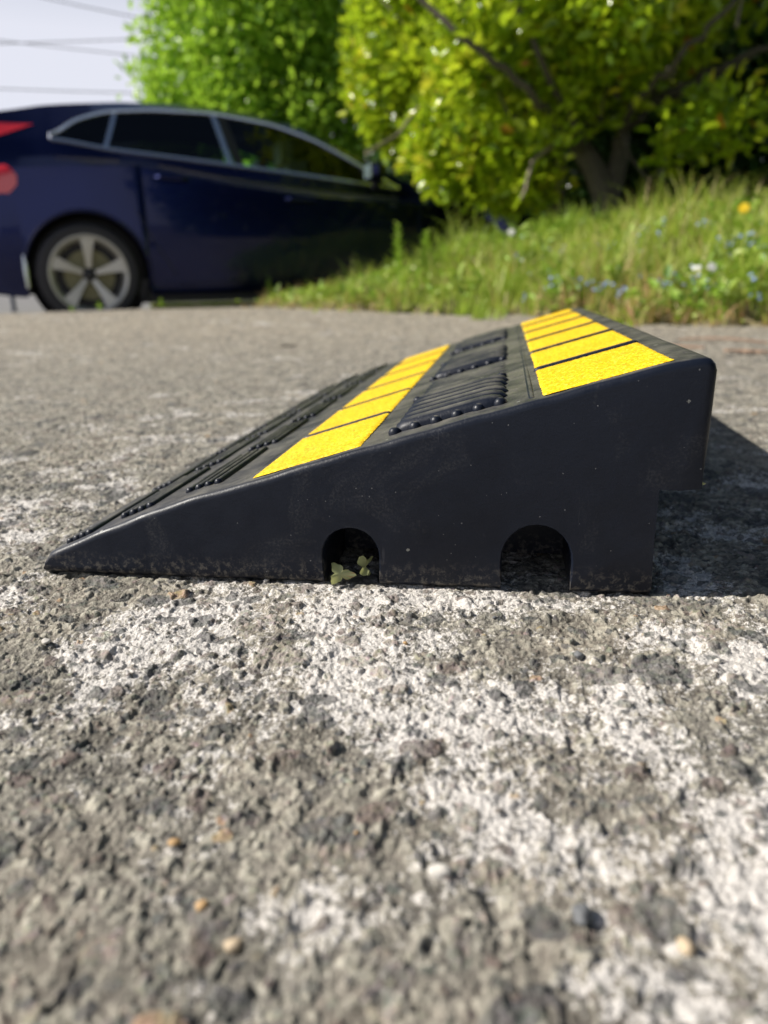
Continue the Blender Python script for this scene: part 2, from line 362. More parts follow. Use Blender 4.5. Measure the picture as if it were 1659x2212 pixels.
# pavement: real relief near the ramp, coarser further off
RAMP_D = 0.682
def build_pavement():
    cy = CP[1]; rs = list(np.linspace(-9, -.3, 30)) + list(np.linspace(-.28, .10, 60)); r = .105
    while r < 9.5:
        rs.append(r); r += max(.00085, .00085*(r/.46)**2)
    r = np.array(rs)
    nc = 1000; u = np.linspace(-1, 1, nc)
    side = np.geomspace(.0015, 9, 170)
    X = []
    rr = np.clip(r, .1, None)[:, None]
    hw = .10 + .56*rr
    core = CP[0] - .16*rr + u[None, :]*hw
    left = core[:, :1] - side[None, ::-1]; right = core[:, -1:] + side[None, :]
    X = np.concatenate([left, core, right], 1); Y = np.repeat((cy+r)[:, None], X.shape[1], 1)
    nr, ncol = X.shape
    fadef = 1.0
    big = fbm(X*9, Y*9, 1, 3)*.0012 + fbm(X*1.7, Y*1.7, 9, 3)*.004*sst(.5, 2.5, Y)
    med = fbm(X*75, Y*75, 2, 4, .6)*.0008
    fin = fbm(X*420, Y*420, 3, 3, .75)*.0008
    wx = X + fbm(X*120, Y*120, 31, 2)*.0022; wy = Y + fbm(X*120, Y*120, 41, 2)*.0022
    g1, gi, gt = worley(X*520, Y*520, 131); grain = (gi > .25)*sst(.75, .25, g1)*(.2+.6*gt)
    g2, gi2, gt2 = worley(wx*270, wy*270, 151); gr2 = (gi2 > .50)*sst(.70, .35, g2); grain = np.maximum(grain, gr2*(.45+.55*gt2))
    g3, gi3, gt3 = worley(wx*135, wy*135, 171); gr3 = (gi3 > .80)*sst(.66, .42, g3); grain = np.maximum(grain, gr3*(.5+.5*gt3))
    d1, i1, t1 = worley(wx*85, wy*85, 11)
    st1 = (i1 > .60)*sst(.62, .40, d1)
    d2, i2, t2 = worley(wx*210, wy*210, 51)
    st2 = (i2 > .62)*sst(.60, .35, d2)
    d3, i3, t3 = worley(wx*40, wy*40, 71)
    st3 = (i3 > .88)*sst(.55, .42, d3)
    h = big + med + fin + grain*.0006*sst(1.2, .6, Y-CP[1]) + gr2*.0004 + gr3*.0007 + st1*(.0002+.0013*(t1-.25)) + st2*.0007 + st3*(.0008*(t3-.2))
    pit = sst(.62, .75, vnoise(X*120, Y*120, 91))*.0010 + sst(.78, .88, vnoise(X*52, Y*52, 92))*.0010
    h = h - pit
    patch = .5 + 1.0*fbm(X*19+3.1, Y*19-1.7, 61, 5, .66) + .25*fbm(X*3.1, Y*3.1, 66, 2) - .26*sst(.0, .9, Y) - .17
    for gx_, gy_, gr, ga in ((.10, -.10, .11, .16), (.36, -.14, .10, .20), (.42, -.04, .05, .12), (.30, -.08, .045, -.22), (.0, -.08, .06, -.16), (.14, -.22, .05, -.22), (.26, -.07, .03, -.10), (.40, -.22, .06, .12), (.2, -.02, .06, .14)):
        patch = patch + ga*np.exp(-((X-gx_)**2+(Y-gy_)**2)/gr**2)
    stone = np.maximum(np.maximum(st1, st2*.9), st3); tint = np.where(st3 > .3, t3*.7, np.where(st1 >= st2, t1, t2))
    inr = (X > -.01) & (X < .345) & (Y > -.004) & (Y < RAMP_D+.01)
    h = h - .0006 + rise(X, Y)
    h = np.where(inr, np.minimum(h, .0), h)
    # near expansion crack far off at the left
    ck = np.abs(Y - (3.0+.10*X+.04*fbm(X*2, Y*0+3, 77, 3)))
    h = h - .006*sst(.012, .003, ck)
    V = np.stack([X, Y, h], -1).reshape(-1, 3)
    idx = np.arange(nr*ncol).reshape(nr, ncol)
    F = np.stack([idx[:-1, :-1], idx[:-1, 1:], idx[1:, 1:], idx[1:, :-1]], -1).reshape(-1, 4)
    keep = side_of_kerb(V[F, 0], V[F, 1]).max(1) < .0
    F = F[keep]
    o = mesh_np('pavement', V, F, M['pave'], attrs=dict(stone=stone.ravel(), tint=tint.ravel(), patch=patch.ravel(), grain=grain.ravel()))
    tag(o, 'rough weathered concrete with pale patches and exposed stones', 'pavement', kind='structure')
    return o
build_pavement()
def kerb_xy(t, off): p = WC + CD*t + CN*(KOFF+off); return p
mb = MB()
ts = np.linspace(-14, 16, 90); vv = []
prof = [(-.14, -.02), (-.14, .003), (-.012, .004), (.004, -.006), (.008, ROADZ-.03)]
for t in ts:
    for o_, z in prof:
        p = kerb_xy(t, o_); wob = .004*math.sin(t*7.1+o_*9)+.004*math.sin(t*17.3)
        vv.append((p[0]+wob*CN[0], p[1]+wob*CN[1], z + (float(rise(p[0], p[1])) if z > -.03 else 0)))
k = len(prof); ff = [(i*k+j, i*k+j+1, (i+1)*k+j+1, (i+1)*k+j) for i in range(len(ts)-1) for j in range(k-1)]
tag(mesh_np('kerb', vv, ff, M['kerb'], smooth=False), 'worn concrete kerb edge between pavement and road', 'kerb', kind='structure')
tag(mesh_np('road', [(-400, -60, ROADZ), (400, -60, ROADZ), (400, 900, ROADZ), (-400, 900, ROADZ)], [(0, 1, 2, 3)], M['road'], smooth=False), 'grey tarmac road behind the kerb', 'road', kind='structure')

# ------------------------------------------------------------------ rubber kerb ramp
PU = np.array([0.0, .004, .034, .063, .092, .13, .191, .283, .344, .353, .3595, .3635])
PW = np.array([.0065, .0125, .0256, .0372, .0472, .0582, .0767, .1028, .1198, .1218, .1195, .113])
def deck(u, y, n=0.0):
    u = np.clip(u, .001, .353); e = .001
    z = np.interp(u, PU, PW); s = (np.interp(u+.006, PU, PW)-np.interp(u-.006, PU, PW))/.012
    L = math.sqrt(1+s*s); return (u - n*s/L, y, z + n/L)
ramp_o = empty('kerb_ramp', (0, 0, 0))
tag(ramp_o, 'black rubber kerb ramp with two rows of yellow panels lying on concrete', 'kerb ramp')
def ramp_body():
    top = []
    us = np.concatenate([np.linspace(.004, .344, 70), [.350, .355, .358, .3605, .3625, .3635]])
    pu = np.array([0, .004, .034, .063, .092, .13, .191, .283, .344, .350, .355, .358, .3605, .3625, .3635])
    pw = np.array([.0065, .0125, .0256, .0372, .0472, .0582, .0767, .1028, .1198, .1211, .1219, .1219, .1209, .1188, .1155])
    for u in us: top.append((u, np.interp(u, pu, pw)))
    P = [(0.0, 0.0, 'b')]
    def arch(x0, x1, hgt, n=12):
        r = (x1-x0)/2; cx = (x0+x1)/2; zs = .0167; out = [(x0, 0, 'b'), (x0+.0003, zs*.5, 's')]
        for i in range(n+1):
            a = math.pi - math.pi*i/n; ee = .97
            c_, s_ = math.cos(a), math.sin(a)
            out.append((cx + r*math.copysign(abs(c_)**ee, c_), zs + (hgt-zs)*abs(s_)**.97, 'a'))
        out += [(x1-.0002, zs*.5, 's'), (x1, 0, 'b')]
        return out
    for x in (.05, .11): P.append((x, 0, 'b'))
    P += arch(.1678, .1987, .0325); P += [(.23, 0, 'b')]; P += arch(.2642, .3003, .0368)
    P += [(.341, 0, 'b'), (.3405, .03, 's'), (.341, .0572, 'c'), (.350, .0568, 'c'), (.3612, .0578, 'c'), (.3628, .085, 't')]
    P += [(x, z, 't') for x, z in top[::-1]]
    P += [(.0, .0065, 't')]
    n = len(P); XY = np.array([(p[0], p[1]) for p in P]); kinds = [p[2] for p in P]
    nx = np.roll(XY, -1, 0)-np.roll(XY, 1, 0); nrm = np.stack([nx[:, 1], -nx[:, 0]], 1); nrm /= np.linalg.norm(nrm, axis=1)[:, None]+1e-9
    wgt = np.array([1.0 if k_ == 't' else 0.0 for k_ in kinds])
    wgt *= np.clip((XY[:, 1]-.002)/.012, .25, 1)
    wgt += np.array([.22 if (k_ == 'a' or (k_ == 's' and XY[i, 0] < .32)) else 0.0 for i, k_ in enumerate(kinds)])
    rad = .0042
    rings = []
    def ring(y, inset, bott):
        q = XY - nrm*(inset*wgt)[:, None]; z = q[:, 1].copy()
        for i, k_ in enumerate(kinds):
            if k_ == 'b': z[i] = bott
        xx = q[:, 0]
        jit = np.array([0.00018*math.sin(xx[i]*210+y*37)*wgt[i] + .00018*math.sin(xx[i]*83+y*11)*wgt[i] for i in range(n)])
        return np.stack([xx, np.full(n, y), z+jit], 1)
    for i in range(6):
        a = math.pi/2*i/5
        rings.append(ring(rad*(1-math.cos(math.pi/2-a)) if 0 else rad*(1-math.cos(a)) if 0 else rad*(1-math.sin(math.pi/2-a)) , rad*(1-math.sin(a)), .0040*(1-i/5)))
    for y in np.linspace(.02, RAMP_D-.02, 34): rings.append(ring(y, 0, 0))
    for i in range(5, -1, -1):
        a = math.pi/2*i/5
        rings.append(ring(RAMP_D-rad*(1-math.cos(a)), rad*(1-math.sin(a)), .0040*(1-i/5)))
    V = np.concatenate(rings); R_ = len(rings)
    F = [(r*n+i, r*n+(i+1) % n, (r+1)*n+(i+1) % n, (r+1)*n+i) for r in range(R_-1) for i in range(n)]
    F = [f[::-1] for f in F]
    F.append(tuple(range(n))); F.append(tuple((R_-1)*n+i for i in range(n-1, -1, -1)))
    return mesh_np('body', V, F, M['rubber'], ramp_o, True, None, 32)
ramp_body()
def rib(mb, a, b_, hw, hh, n=6, seg=10, along='y'):
    """rounded rib on the deck; a,b_ = (u,y) ends; hw half width, hh height"""
    L = math.hypot(b_[0]-a[0], b_[1]-a[1]); du, dy = (b_[0]-a[0])/L, (b_[1]-a[1])/L
    v = []; rows = []
    sts = [0, .12*hw/ .5, hw*.6, hw*1.2] ; st = sorted(set([0, hw*.35, hw*.8, hw*1.4] + list(np.linspace(hw*2, L-hw*2, seg)) + [L-hw*1.4, L-hw*.8, L-hw*.35, L]))
    for s_ in st:
        e = min(s_, L-s_)/(hw*1.4); e = 1 if e >= 1 else math.sqrt(max(0, 1-(1-e)**2))
        row = []
        for k in range(n+1):
            t = math.pi*k/n; off = math.cos(t)*hw*(.25+.75*e); hgt = (math.sin(t)**.9)*hh*e
            row.append(deck(a[0]+du*s_ - dy*off, a[1]+dy*s_ + du*off, hgt-.0005))
        rows.append(row)
    for r in rows: v += r
    f = [(i*(n+1)+k, (i+1)*(n+1)+k, (i+1)*(n+1)+k+1, i*(n+1)+k+1) for i in range(len(rows)-1) for k in range(n)]
    mb.add(v, f)
def bead(mb, u, y, r, hs=1.0):
    v = []; f = []; n = 10; m_ = 5
    for i in range(m_+1):
        ph = math.pi/2*i/m_
        for k in range(n):
            t = 2*math.pi*k/n; v.append(deck(u+r*math.cos(ph)*math.cos(t), y+r*math.cos(ph)*math.sin(t), r*hs*math.sin(ph)-.0003))
    for i in range(m_):
        for k in range(n): f.append((i*n+k, i*n+(k+1) % n, (i+1)*n+(k+1) % n, (i+1)*n+k))
    mb.add(v, f)
PITCH = .1142
for (u0, u1, y0) in ((.0135, .0262, .010), (.0432, .0600, .022), (.0835, .1015, .026)):
    for kk in range(6):
        ya = y0 + kk*PITCH; mb = MB(); yb = min(ya+.094, RAMP_D-.008)
        for j in range(4):
            u = u0 + (u1-u0)*j/3
            rib(mb, (u, ya), (u, yb), .0022, .0032); bead(mb, u, ya+.0005, .0026, 1.25)
        # slightly raised pad below the ribs
        mb.build('tread_block', M['rubber'], ramp_o, sharp=60)
for kk in range(6):
    ya = .0205 + kk*PITCH; mb = MB(); low = kk % 2 == 1
    for j in range(6):
        y = ya + .0065 + j*.0172
        rib(mb, (.2045, y), (.2655+.0006*(j % 3), y), .0082, .0020 if low else .0062, n=10)
    for j in range(6): bead(mb, .206+j*.0112, ya-.0005, .0035, 1.1)
    mb.build('tread_block', M['rubber'], ramp_o, sharp=60)
mb = MB()          # low lengthwise ledge beside the lower panels, with bolt recess lips
rib(mb, (.1225, .010), (.1225, RAMP_D-.012), .0022, .0007)
rib(mb, (.2775, .010), (.2775, RAMP_D-.012), .0016, .0009)
mb.build('panel_ledge', M['rubber'], ramp_o, sharp=60)
def panel(u0, u1, y0, y1):
    nu, ny = 46, 60; v = []; f = []
    for j in range(ny+1):
        for i in range(nu+1):
            a = i/nu; b_ = j/ny; u = u0+(u1-u0)*a; y = y0+(y1-y0)*b_
            if i in (0, nu): u += random.uniform(-.0005, .0005)
            if j in (0, ny): y += random.uniform(-.0005, .0005)
            edge = i in (0, nu) or j in (0, ny)
            v.append(deck(u, y, .0003 if edge else .0011+random.uniform(-.00012, .00012)))
    for j in range(ny):
        for i in range(nu): q = j*(nu+1)+i; f.append((q, q+1, q+nu+2, q+nu+1))
    return mesh_np('reflective_panel', v, f, M['sticker'], ramp_o, True, None, 50)
mb = MB()
for yg in (.116, .232, .346, .460, .573):
    mb = MB()
    rib(mb, (.1288, yg), (.1902, yg), .0026, .0024); mb.build('divider_rib', M['rubber'], ramp_o, sharp=60); mb = MB()
    rib(mb, (.2815, yg), (.3450, yg), .0028, .0030); mb.build('divider_rib', M['rubber'], ramp_o, sharp=60)
for xa_, xb_, zt_ in ((.1660, .2005, .036), (.2625, .3020, .040)):     # blockers added in the cable channels to keep the arches black
    mb = MB(); mb.box(((xa_+xb_)/2, .065, zt_/2+.001), (xb_-xa_, .012, zt_)); mb.build('channel_blocker', M['rubber'], ramp_o, False)
YG = [.0062, .116, .232, .346, .460, .573, .672]
for i in range(6):
    panel(.1295, .1895, YG[i]+(.0042 if i else 0), YG[i+1]-.0042)
    panel(.2832, .3440, YG[i]+(.0042 if i else 0), YG[i+1]-.0042)

# ------------------------------------------------------------------ parked car
car = empty('parked_car', (WC[0], WC[1], ROADZ), CARTH)
tag(car, 'dark navy hatchback parked along the kerb behind the ramp', 'car')
# car frame: x forward from the rear axle, y=0 near flank, +y away, z up from the road
def cr(x, xs, ys):
    return np.interp(x, xs, ys)
def smooth_interp(xs, ys):
    xs = np.array(xs, float); ys = np.array(ys, float); g = np.linspace(xs[0], xs[-1], 1200); v = np.interp(g, xs, ys)
    k = np.hanning(61); k /= k.sum(); vp = np.concatenate([2*v[0]-v[30:0:-1], v, 2*v[-1]-v[-2:-32:-1]]); s = np.convolve(vp, k, 'valid')
    return lambda x: np.interp(x, g, s)
Ztop = smooth_interp([-.84, -.80, -.72, -.58, -.2, .3, .7, 1.15, 1.5, 1.9, 2.35, 2.5, 2.9, 3.25, 3.45, 3.55], [.74, .93, 1.12, 1.345, 1.40, 1.445, 1.455, 1.43, 1.35, 1.17, .955, .90, .83, .74, .67, .58])
Zedge = smooth_interp([-.84, -.80, -.72, -.58, -.2, .3, .7, 1.2, 1.5, 1.9, 2.3, 2.5, 2.9, 3.25, 3.45, 3.55], [.72, .89, 1.06, 1.27, 1.35, 1.40, 1.41, 1.375, 1.29, 1.105, .91, .86, .81, .73, .66, .58])
ZT = smooth_interp([-.84, -.80, -.72, -.5, -.24, -.1, .02, .22, .5, .9, 1.3, 1.6, 1.9, 2.16, 2.3, 2.9, 3.25, 3.55], [.70, .86, 1.0, 1.12, 1.145, 1.16, 1.255, 1.32, 1.345, 1.345, 1.29, 1.19, 1.03, .88, .85, .79, .71, .56])
ZB = smooth_interp([-.84, -.80, -.72, -.5, -.22, -.1, .2, .95, 1.5, 2.16, 2.4, 2.9, 3.25, 3.55], [.69, .84, .97, 1.085, 1.125, 1.125, 1.075, 1.0, .94, .868, .835, .77, .69, .55])
ZC = smooth_interp([-.84, -.7, -.42, 0, .38, .94, 1.5, 2.15, 2.6, 3.1, 3.55], [.66, .80, .955, .975, .975, .875, .81, .77, .75, .68, .53])
Wd = smooth_interp([-.84, -.80, -.72, -.5, 0, 1.5, 2.7, 3.1, 3.4, 3.55], [.60, .67, .75, .835, .893, .90, .89, .84, .72, .58])
WR = .378
def zsill(x):
    z = .185 + .05*sst(-.35, -.8, x) + .03*sst(3.0, 3.5, x)
    for c_ in (0.0, 2.646):
        d = abs(x-c_)
        if d < WR: z = max(z, .318+math.sqrt(WR*WR-d*d))
    return z
def car_pt(x, row, tt=0.0):
    """row 0..6 : sill, mid, crease, belt, top of glass, roof edge, centre"""
    w_ = float(Wd(x)); zs = zsill(x); zc = float(ZC(x)); zb = float(ZB(x)); zt = float(ZT(x)); ze = float(Zedge(x)); zz = float(Ztop(x))
    gh = sst(-.7, -.2, x)*sst(2.7, 2.1, x)          # greenhouse
    zs = min(zs, zc-.02)
    ws = w_ - .05 if zs < .3 else w_-.002
    pts = [(ws, zs), (w_, max(zs+.01, zs+(zc-zs)*.45)), (w_-.012, zc-.012), (w_-.088*gh-.02, zc+.35*(zb-zc)+.006), (w_-.095*gh-.05, zb),
           (w_-.095*gh-.05-(zt-zb)*.52, zt), (w_-.115*gh-.09-(ze-zb)*.55, ze), ((w_-.115*gh-.09-(ze-zb)*.55)*.6, ze+(zz-ze)*.75), (0.0, zz)]
    return pts
xs = sorted(set([round(v, 4) for v in np.concatenate([np.linspace(-.84, -.6, 14), np.linspace(-.6, 3.55, 190)]).tolist() + [-WR, WR, 2.646-WR, 2.646+WR, -.12, .185, 2.16, .93, 1.0]]))
sect = [car_pt(x, 0) for x in xs]; NR = len(sect[0]); HW = .90
V = []; idx = {}
for sgn in (1, -1):
    for i, x in enumerate(xs):
        for r, (yy, zz) in enumerate(sect[i]):
            idx[(sgn, i, r)] = len(V); V.append((x, HW - sgn*yy, zz))
F = []; G = {'quarter': [], 'rear': [], 'front': []}; WS = []; RW = []
for sgn in (1, -1):
    for i in range(len(xs)-1):
        xm = (xs[i]+xs[i+1])/2
        for r in range(NR-1):
            q = (idx[(sgn, i, r)], idx[(sgn, i+1, r)], idx[(sgn, i+1, r+1)], idx[(sgn, i, r+1)])
            if sgn < 0: q = q[::-1]
            if r == 4 and -.12 < xm < 2.16:
                k = 'quarter' if xm < .185 else ('rear' if xm < .93 else 'front')
                G[k].append((sgn, q)); continue
            if r >= 6 and 1.38 < xm < 2.33: WS.append(q); continue
            if r >= 6 and -.78 < xm < -.60: RW.append(q); continue
            F.append(q)
# close rear, front and underside
for i, fl in ((0, False), (len(xs)-1, True)):
    loop = [idx[(1, i, r)] for r in range(NR)] + [idx[(-1, i, r)] for r in range(NR-2, -1, -1)]
    F.append(tuple(loop if fl else loop[::-1]))
body = mesh_np('body', V, F, M['paint'], car, True, None, 28)
def sub(name, quads, mat, off=0.0):
    used = sorted({i for q in quads for i in q}); mp = {a: b_ for b_, a in enumerate(used)}
    return mesh_np(name, [V[i] for i in used], [tuple(mp[i] for i in q) for q in quads], mat, car, True, None, 60)
for k, mtl in (('quarter', 'glass_dark'), ('rear', 'glass_dark'), ('front', 'glass')):
    for s_ in (1, -1): sub('side_window', [q for g, q in G[k] if g == s_], M[mtl])
sub('windscreen', WS, M['glass']); sub('rear_window', RW, M['glass_dark'])
def flank(x, z, out=.0):
    """point on the near flank at height z"""
    p = car_pt(x, 0); ys = [a for a, _ in p]; zs = [b_ for _, b_ in p]
    for i in range(len(p)-1):
        if zs[i] <= z <= zs[i+1]:
            t = (z-zs[i])/(zs[i+1]-zs[i]+1e-9); y = ys[i]+(ys[i+1]-ys[i])*t; break
    else: y = ys[0]
    return (x, HW-y-out, z)
# chrome outline of the side glass
loop = [flank(x, float(ZB(x))+.004, .004) for x in np.linspace(-.13, 2.17, 60)] + [flank(x, float(ZT(x))-.004, .004) for x in np.linspace(2.17, -.13, 60)]
mb = MB(); mb.tube(loop, .0125, 6, closed=True); mb.build('window_trim', M['chrome'], car)
def strip(name, x0, x1, wd, mat, out=.006):
    """pillar strip from belt (x0) to glass top (x1)"""
    mb = MB(); n = 8; v = []; 
    for i in range(n+1):
        t = i/n; xc = x0+(x1-x0)*t
        za = float(ZB(xc)); zb_ = float(ZT(xc)); z = za+(zb_-za)*t
        for s_ in (-1, 1):
            p = flank(xc+s_*wd/2, min(max(z, float(ZB(xc+s_*wd/2))), float(ZT(xc+s_*wd/2))), out); v.append(p)
        for s_ in (1, -1):
            p = flank(xc+s_*wd/2, min(max(z, float(ZB(xc+s_*wd/2))), float(ZT(xc+s_*wd/2))), -.01); v.append(p)
    f = [(i*4+k, i*4+(k+1) % 4, i*4+4+(k+1) % 4, i*4+4+k) for i in range(n) for k in range(4)]
    mb.add(v, f); return mb.build(name, M[mat], car)
strip('door_pillar', .185, .275, .028, 'chrome'); strip('door_pillar', .975, .90, .035, 'chrome'); strip('door_pillar', 1.04, .95, .06, 'dark', .003)
# door seams, handles
def seam(pts):
    mb = MB(); mb.tube([flank(x, z, .0008) for x, z in pts], .003, 5); return mb.build('door_seam', M['dark'], car)
seam([(.33, .70), (.42, .52), (.55, .30)]); seam([(1.0, .98), (1.02, .6), (1.0, .26)]); seam([(2.12, .84), (2.14, .6), (2.06, .28)]); seam([(.56, .25), (2.05, .25)])
for x in (.46, 1.30):
    mb = MB(); z = float(ZC(x+.1))-.045
    mb.tube([flank(x, z, .004), flank(x+.03, z, .03), flank(x+.17, z-.008, .032), flank(x+.21, z-.01, .004)], [.011, .014, .014, .010], 8); mb.build('door_handle', M['paint'], car)
# wing mirrors
for s_ in (0, 1):
    mb = MB(); px, pz = 1.93, .955
    v = []; n = 14
    rows = [(-.06, .02), (-.055, .075), (-.02, .085), (.03, .07), (.065, .035), (.075, .005)]
    for dx, r_ in rows:
        for k in range(n):
            t = 2*math.pi*k/n; c_, q_ = math.cos(t), math.sin(t)
            v.append((px+dx, -.06+1.25*r_*math.copysign(abs(c_)**.7, c_), pz+.78*r_*math.copysign(abs(q_)**.7, q_)))
    if s_: v = [(a, 2*HW-b_, c_) for a, b_, c_ in v]
    f = [(i*n+k, i*n+(k+1) % n, (i+1)*n+(k+1) % n, (i+1)*n+k) for i in range(len(rows)-1) for k in range(n)] + [tuple(range(n-1, -1, -1))]
    mb.add(v, f); mo = mb.build('wing_mirror', M['paint'], car)
    mb = MB(); y1 = .06 if not s_ else 2*HW-.06; y0_ = -.03 if not s_ else 2*HW+.03
    mb.tube([(px+.02, y0_, pz-.02), (px+.04, y1+.02*(1-2*s_), pz-.075)], [.03, .035], 8); mb.build('mirror_arm', M['dark'], mo)
    mb = MB(); mb.box((px-.062, v[0][1] if 0 else (-.06 if not s_ else 2*HW+.06), pz), (.004, .15, .085)); mb.build('mirror_glass', M['chrome'], mo)
# tail lights
def patch_on(name, poly, mat, out=.006):
    """poly: rows of (z, x0, x1) on the near flank"""
    n = 10; v = []; rows = len(poly)
    for z, a, b_ in poly:
        for k in range(n+1): v.append(flank(a+(b_-a)*k/n, z, out))
    f = [(i*(n+1)+k, i*(n+1)+k+1, (i+1)*(n+1)+k+1, (i+1)*(n+1)+k) for i in range(rows-1) for k in range(n)]
    return mesh_np(name, v, f, mat, car)
patch_on('tail_light', [(1.13, -.56, -.46), (1.16, -.56, -.38), (1.19, -.56, -.31), (1.215, -.55, -.25), (1.225, -.54, -.22)], M['red'])
patch_on('tail_light', [(.80, -.66, -.40), (.85, -.68, -.35), (.90, -.68, -.345), (.94, -.66, -.37), (.965, -.62, -.40)], M['red'])
mb = MB()
for s_, ang in ((1, 0),): mb.tube([flank(math.cos(t)*(WR+.004), .318+math.sin(t)*(WR+.004), .004) if .318+math.sin(t)*(WR+.004) > .22 else flank(math.cos(t)*(WR+.004), .23, .004) for t in np.linspace(math.radians(-14), math.radians(194), 34)], .011, 6)
mb.build('wheel_arch_lip', M['paint'], car)
mb = MB(); mb.tube([flank(-.372, z, .006) for z in (.24, .34, .44)], [.008, .014, .008], 6); mb.build('arch_edge_highlight', M['chrome'], car)  # pale strip standing in for the sunlit edge of the wheel arch
# underside + wheel housings + cabin
mb = MB(); mb.box((1.30, HW, .205), (2.0, 1.62, .15)); mb.build('underbody', M['dark'], car, False); mb = MB(); mb.box((-.2, HW, .26), (.9, 1.2, .1)); mb.build('underbody', M['dark'], car, False)
for cx in (0.0, 2.646):
    mb = MB(); mb.lathe([(.05, .30), (.36, .30), (.365, .04)], (cx, 0, .318), (0, 1, 0), 30); mb.build('wheel_housing', M['dark'], car)
for yy_ in (.45, 1.35):
    mb = MB(); mb.box((1.75, yy_, .55), (.5, .5, .16)); so = mb.build('seat', M['dark'], car, False)
    mb = MB(); mb.box((1.45, yy_, .80), (.12, .46, .5)); mb.build('seat_back', M['dark'], so, False)
    mb = MB(); mb.box((1.40, yy_, 1.12), (.08, .26, .15)); mb.build('headrest', M['dark'], so, False)
# wheels
def wheel(cx, near=True):
    wy = .0 if near else 2*HW; sg = 1 if near else -1
    wo = bpy.data.objects.new('wheel', None); C.objects.link(wo); wo.parent = car; wo.location = (cx, wy, .318)
    ax = (0, -sg, 0)
    mb = MB(); mb.lathe([(.225, -.02), (.238, -.008), (.262, -.002), (.292, -.008), (.310, -.028), (.318, -.06), (.318, -.17), (.305, -.20), (.24, -.215)], (0, 0, 0), ax, 56); mb.build('tyre', M['tyre'], wo)
    mb = MB(); mb.lathe([(.200, -.15), (.205, -.05), (.216, -.022), (.238, -.006), (.242, -.002), (.236, -.001), (.222, -.010), (.210, -.030)], (0, 0, 0), ax, 56)
    rm = mb.build('rim', M['alloy'], wo)
    mb = MB()
    for k in range(5):
        a = math.radians(90-3+72*k)
        v = []
        for r_, hw, o_ in ((.040, .015, .030), (.10, .020, .024), (.16, .031, .016), (.222, .044, .012)):
            for s_, oo in ((-1, o_), (1, o_), (1, o_+.02), (-1, o_+.02)):
                x = r_*math.cos(a) - s_*hw*math.sin(a); z = r_*math.sin(a)+s_*hw*math.cos(a); v.append((x, sg*oo if True else 0, z))
        f = [(i*4+j, i*4+(j+1) % 4, i*4+4+(j+1) % 4, i*4+4+j) for i in range(3) for j in range(4)] + [(12, 13, 14, 15)]
        mb.add(v, f)
    mb.build('spokes', M['alloy'], rm, sharp=30)
    mb = MB(); mb.lathe([(.001, -.012), (.02, -.014), (.034, -.020), (.040, -.034), (.045, -.06)], (0, 0, 0), ax, 24); mb.build('hub_cap', M['dark'], rm)
    mb = MB(); mb.lathe([(.001, -.07), (.06, -.07), (.062, -.09), (.155, -.09), (.155, -.11)], (0, 0, 0), ax, 40); mb.build('brake_disc', M['disc'], wo)
    mb = MB(); mb.lathe([(.001, -.12), (.2, -.12)], (0, 0, 0), ax, 30); mb.build('wheel_back', M['dark'], wo)
for cx in (0.0, 2.646): wheel(cx, True); wheel(cx, False)

# ------------------------------------------------------------------ vegetation helpers
def leaves_mesh(name, pos, axis, nrm, ln, wd, vcol, mat, parent=None, fold=.25):
    n = len(pos); axis = axis/(np.linalg.norm(axis, axis=1)[:, None]+1e-9)
    side = np.cross(nrm, axis); side /= np.linalg.norm(side, axis=1)[:, None]+1e-9
    up = np.cross(axis, side)
    ln = np.broadcast_to(np.asarray(ln), (n,))[:, None]; wd = np.broadcast_to(np.asarray(wd), (n,))[:, None]
    def P(a, b, c): return pos + axis*ln*a + side*wd*b*.5 + up*wd*c
    V_ = np.stack([P(0, 0, 0), P(.30, -.85, fold), P(.68, -.8, fold*.8), P(1, 0, -.15), P(.68, .8, fold*.8), P(.30, .85, fold)], 1).reshape(-1, 3)
    b = np.arange(n)[:, None]*6
    F_ = np.concatenate([b+np.array([[0, 1, 2, 3]]), b+np.array([[0, 3, 4, 5]])], 0)
    return mesh_np(name, V_, F_, mat, parent, False, dict(v=np.repeat(vcol, 6)))
def rand_dirs(n):
    d = rng.normal(size=(n, 3)); return d/np.linalg.norm(d, axis=1)[:, None]
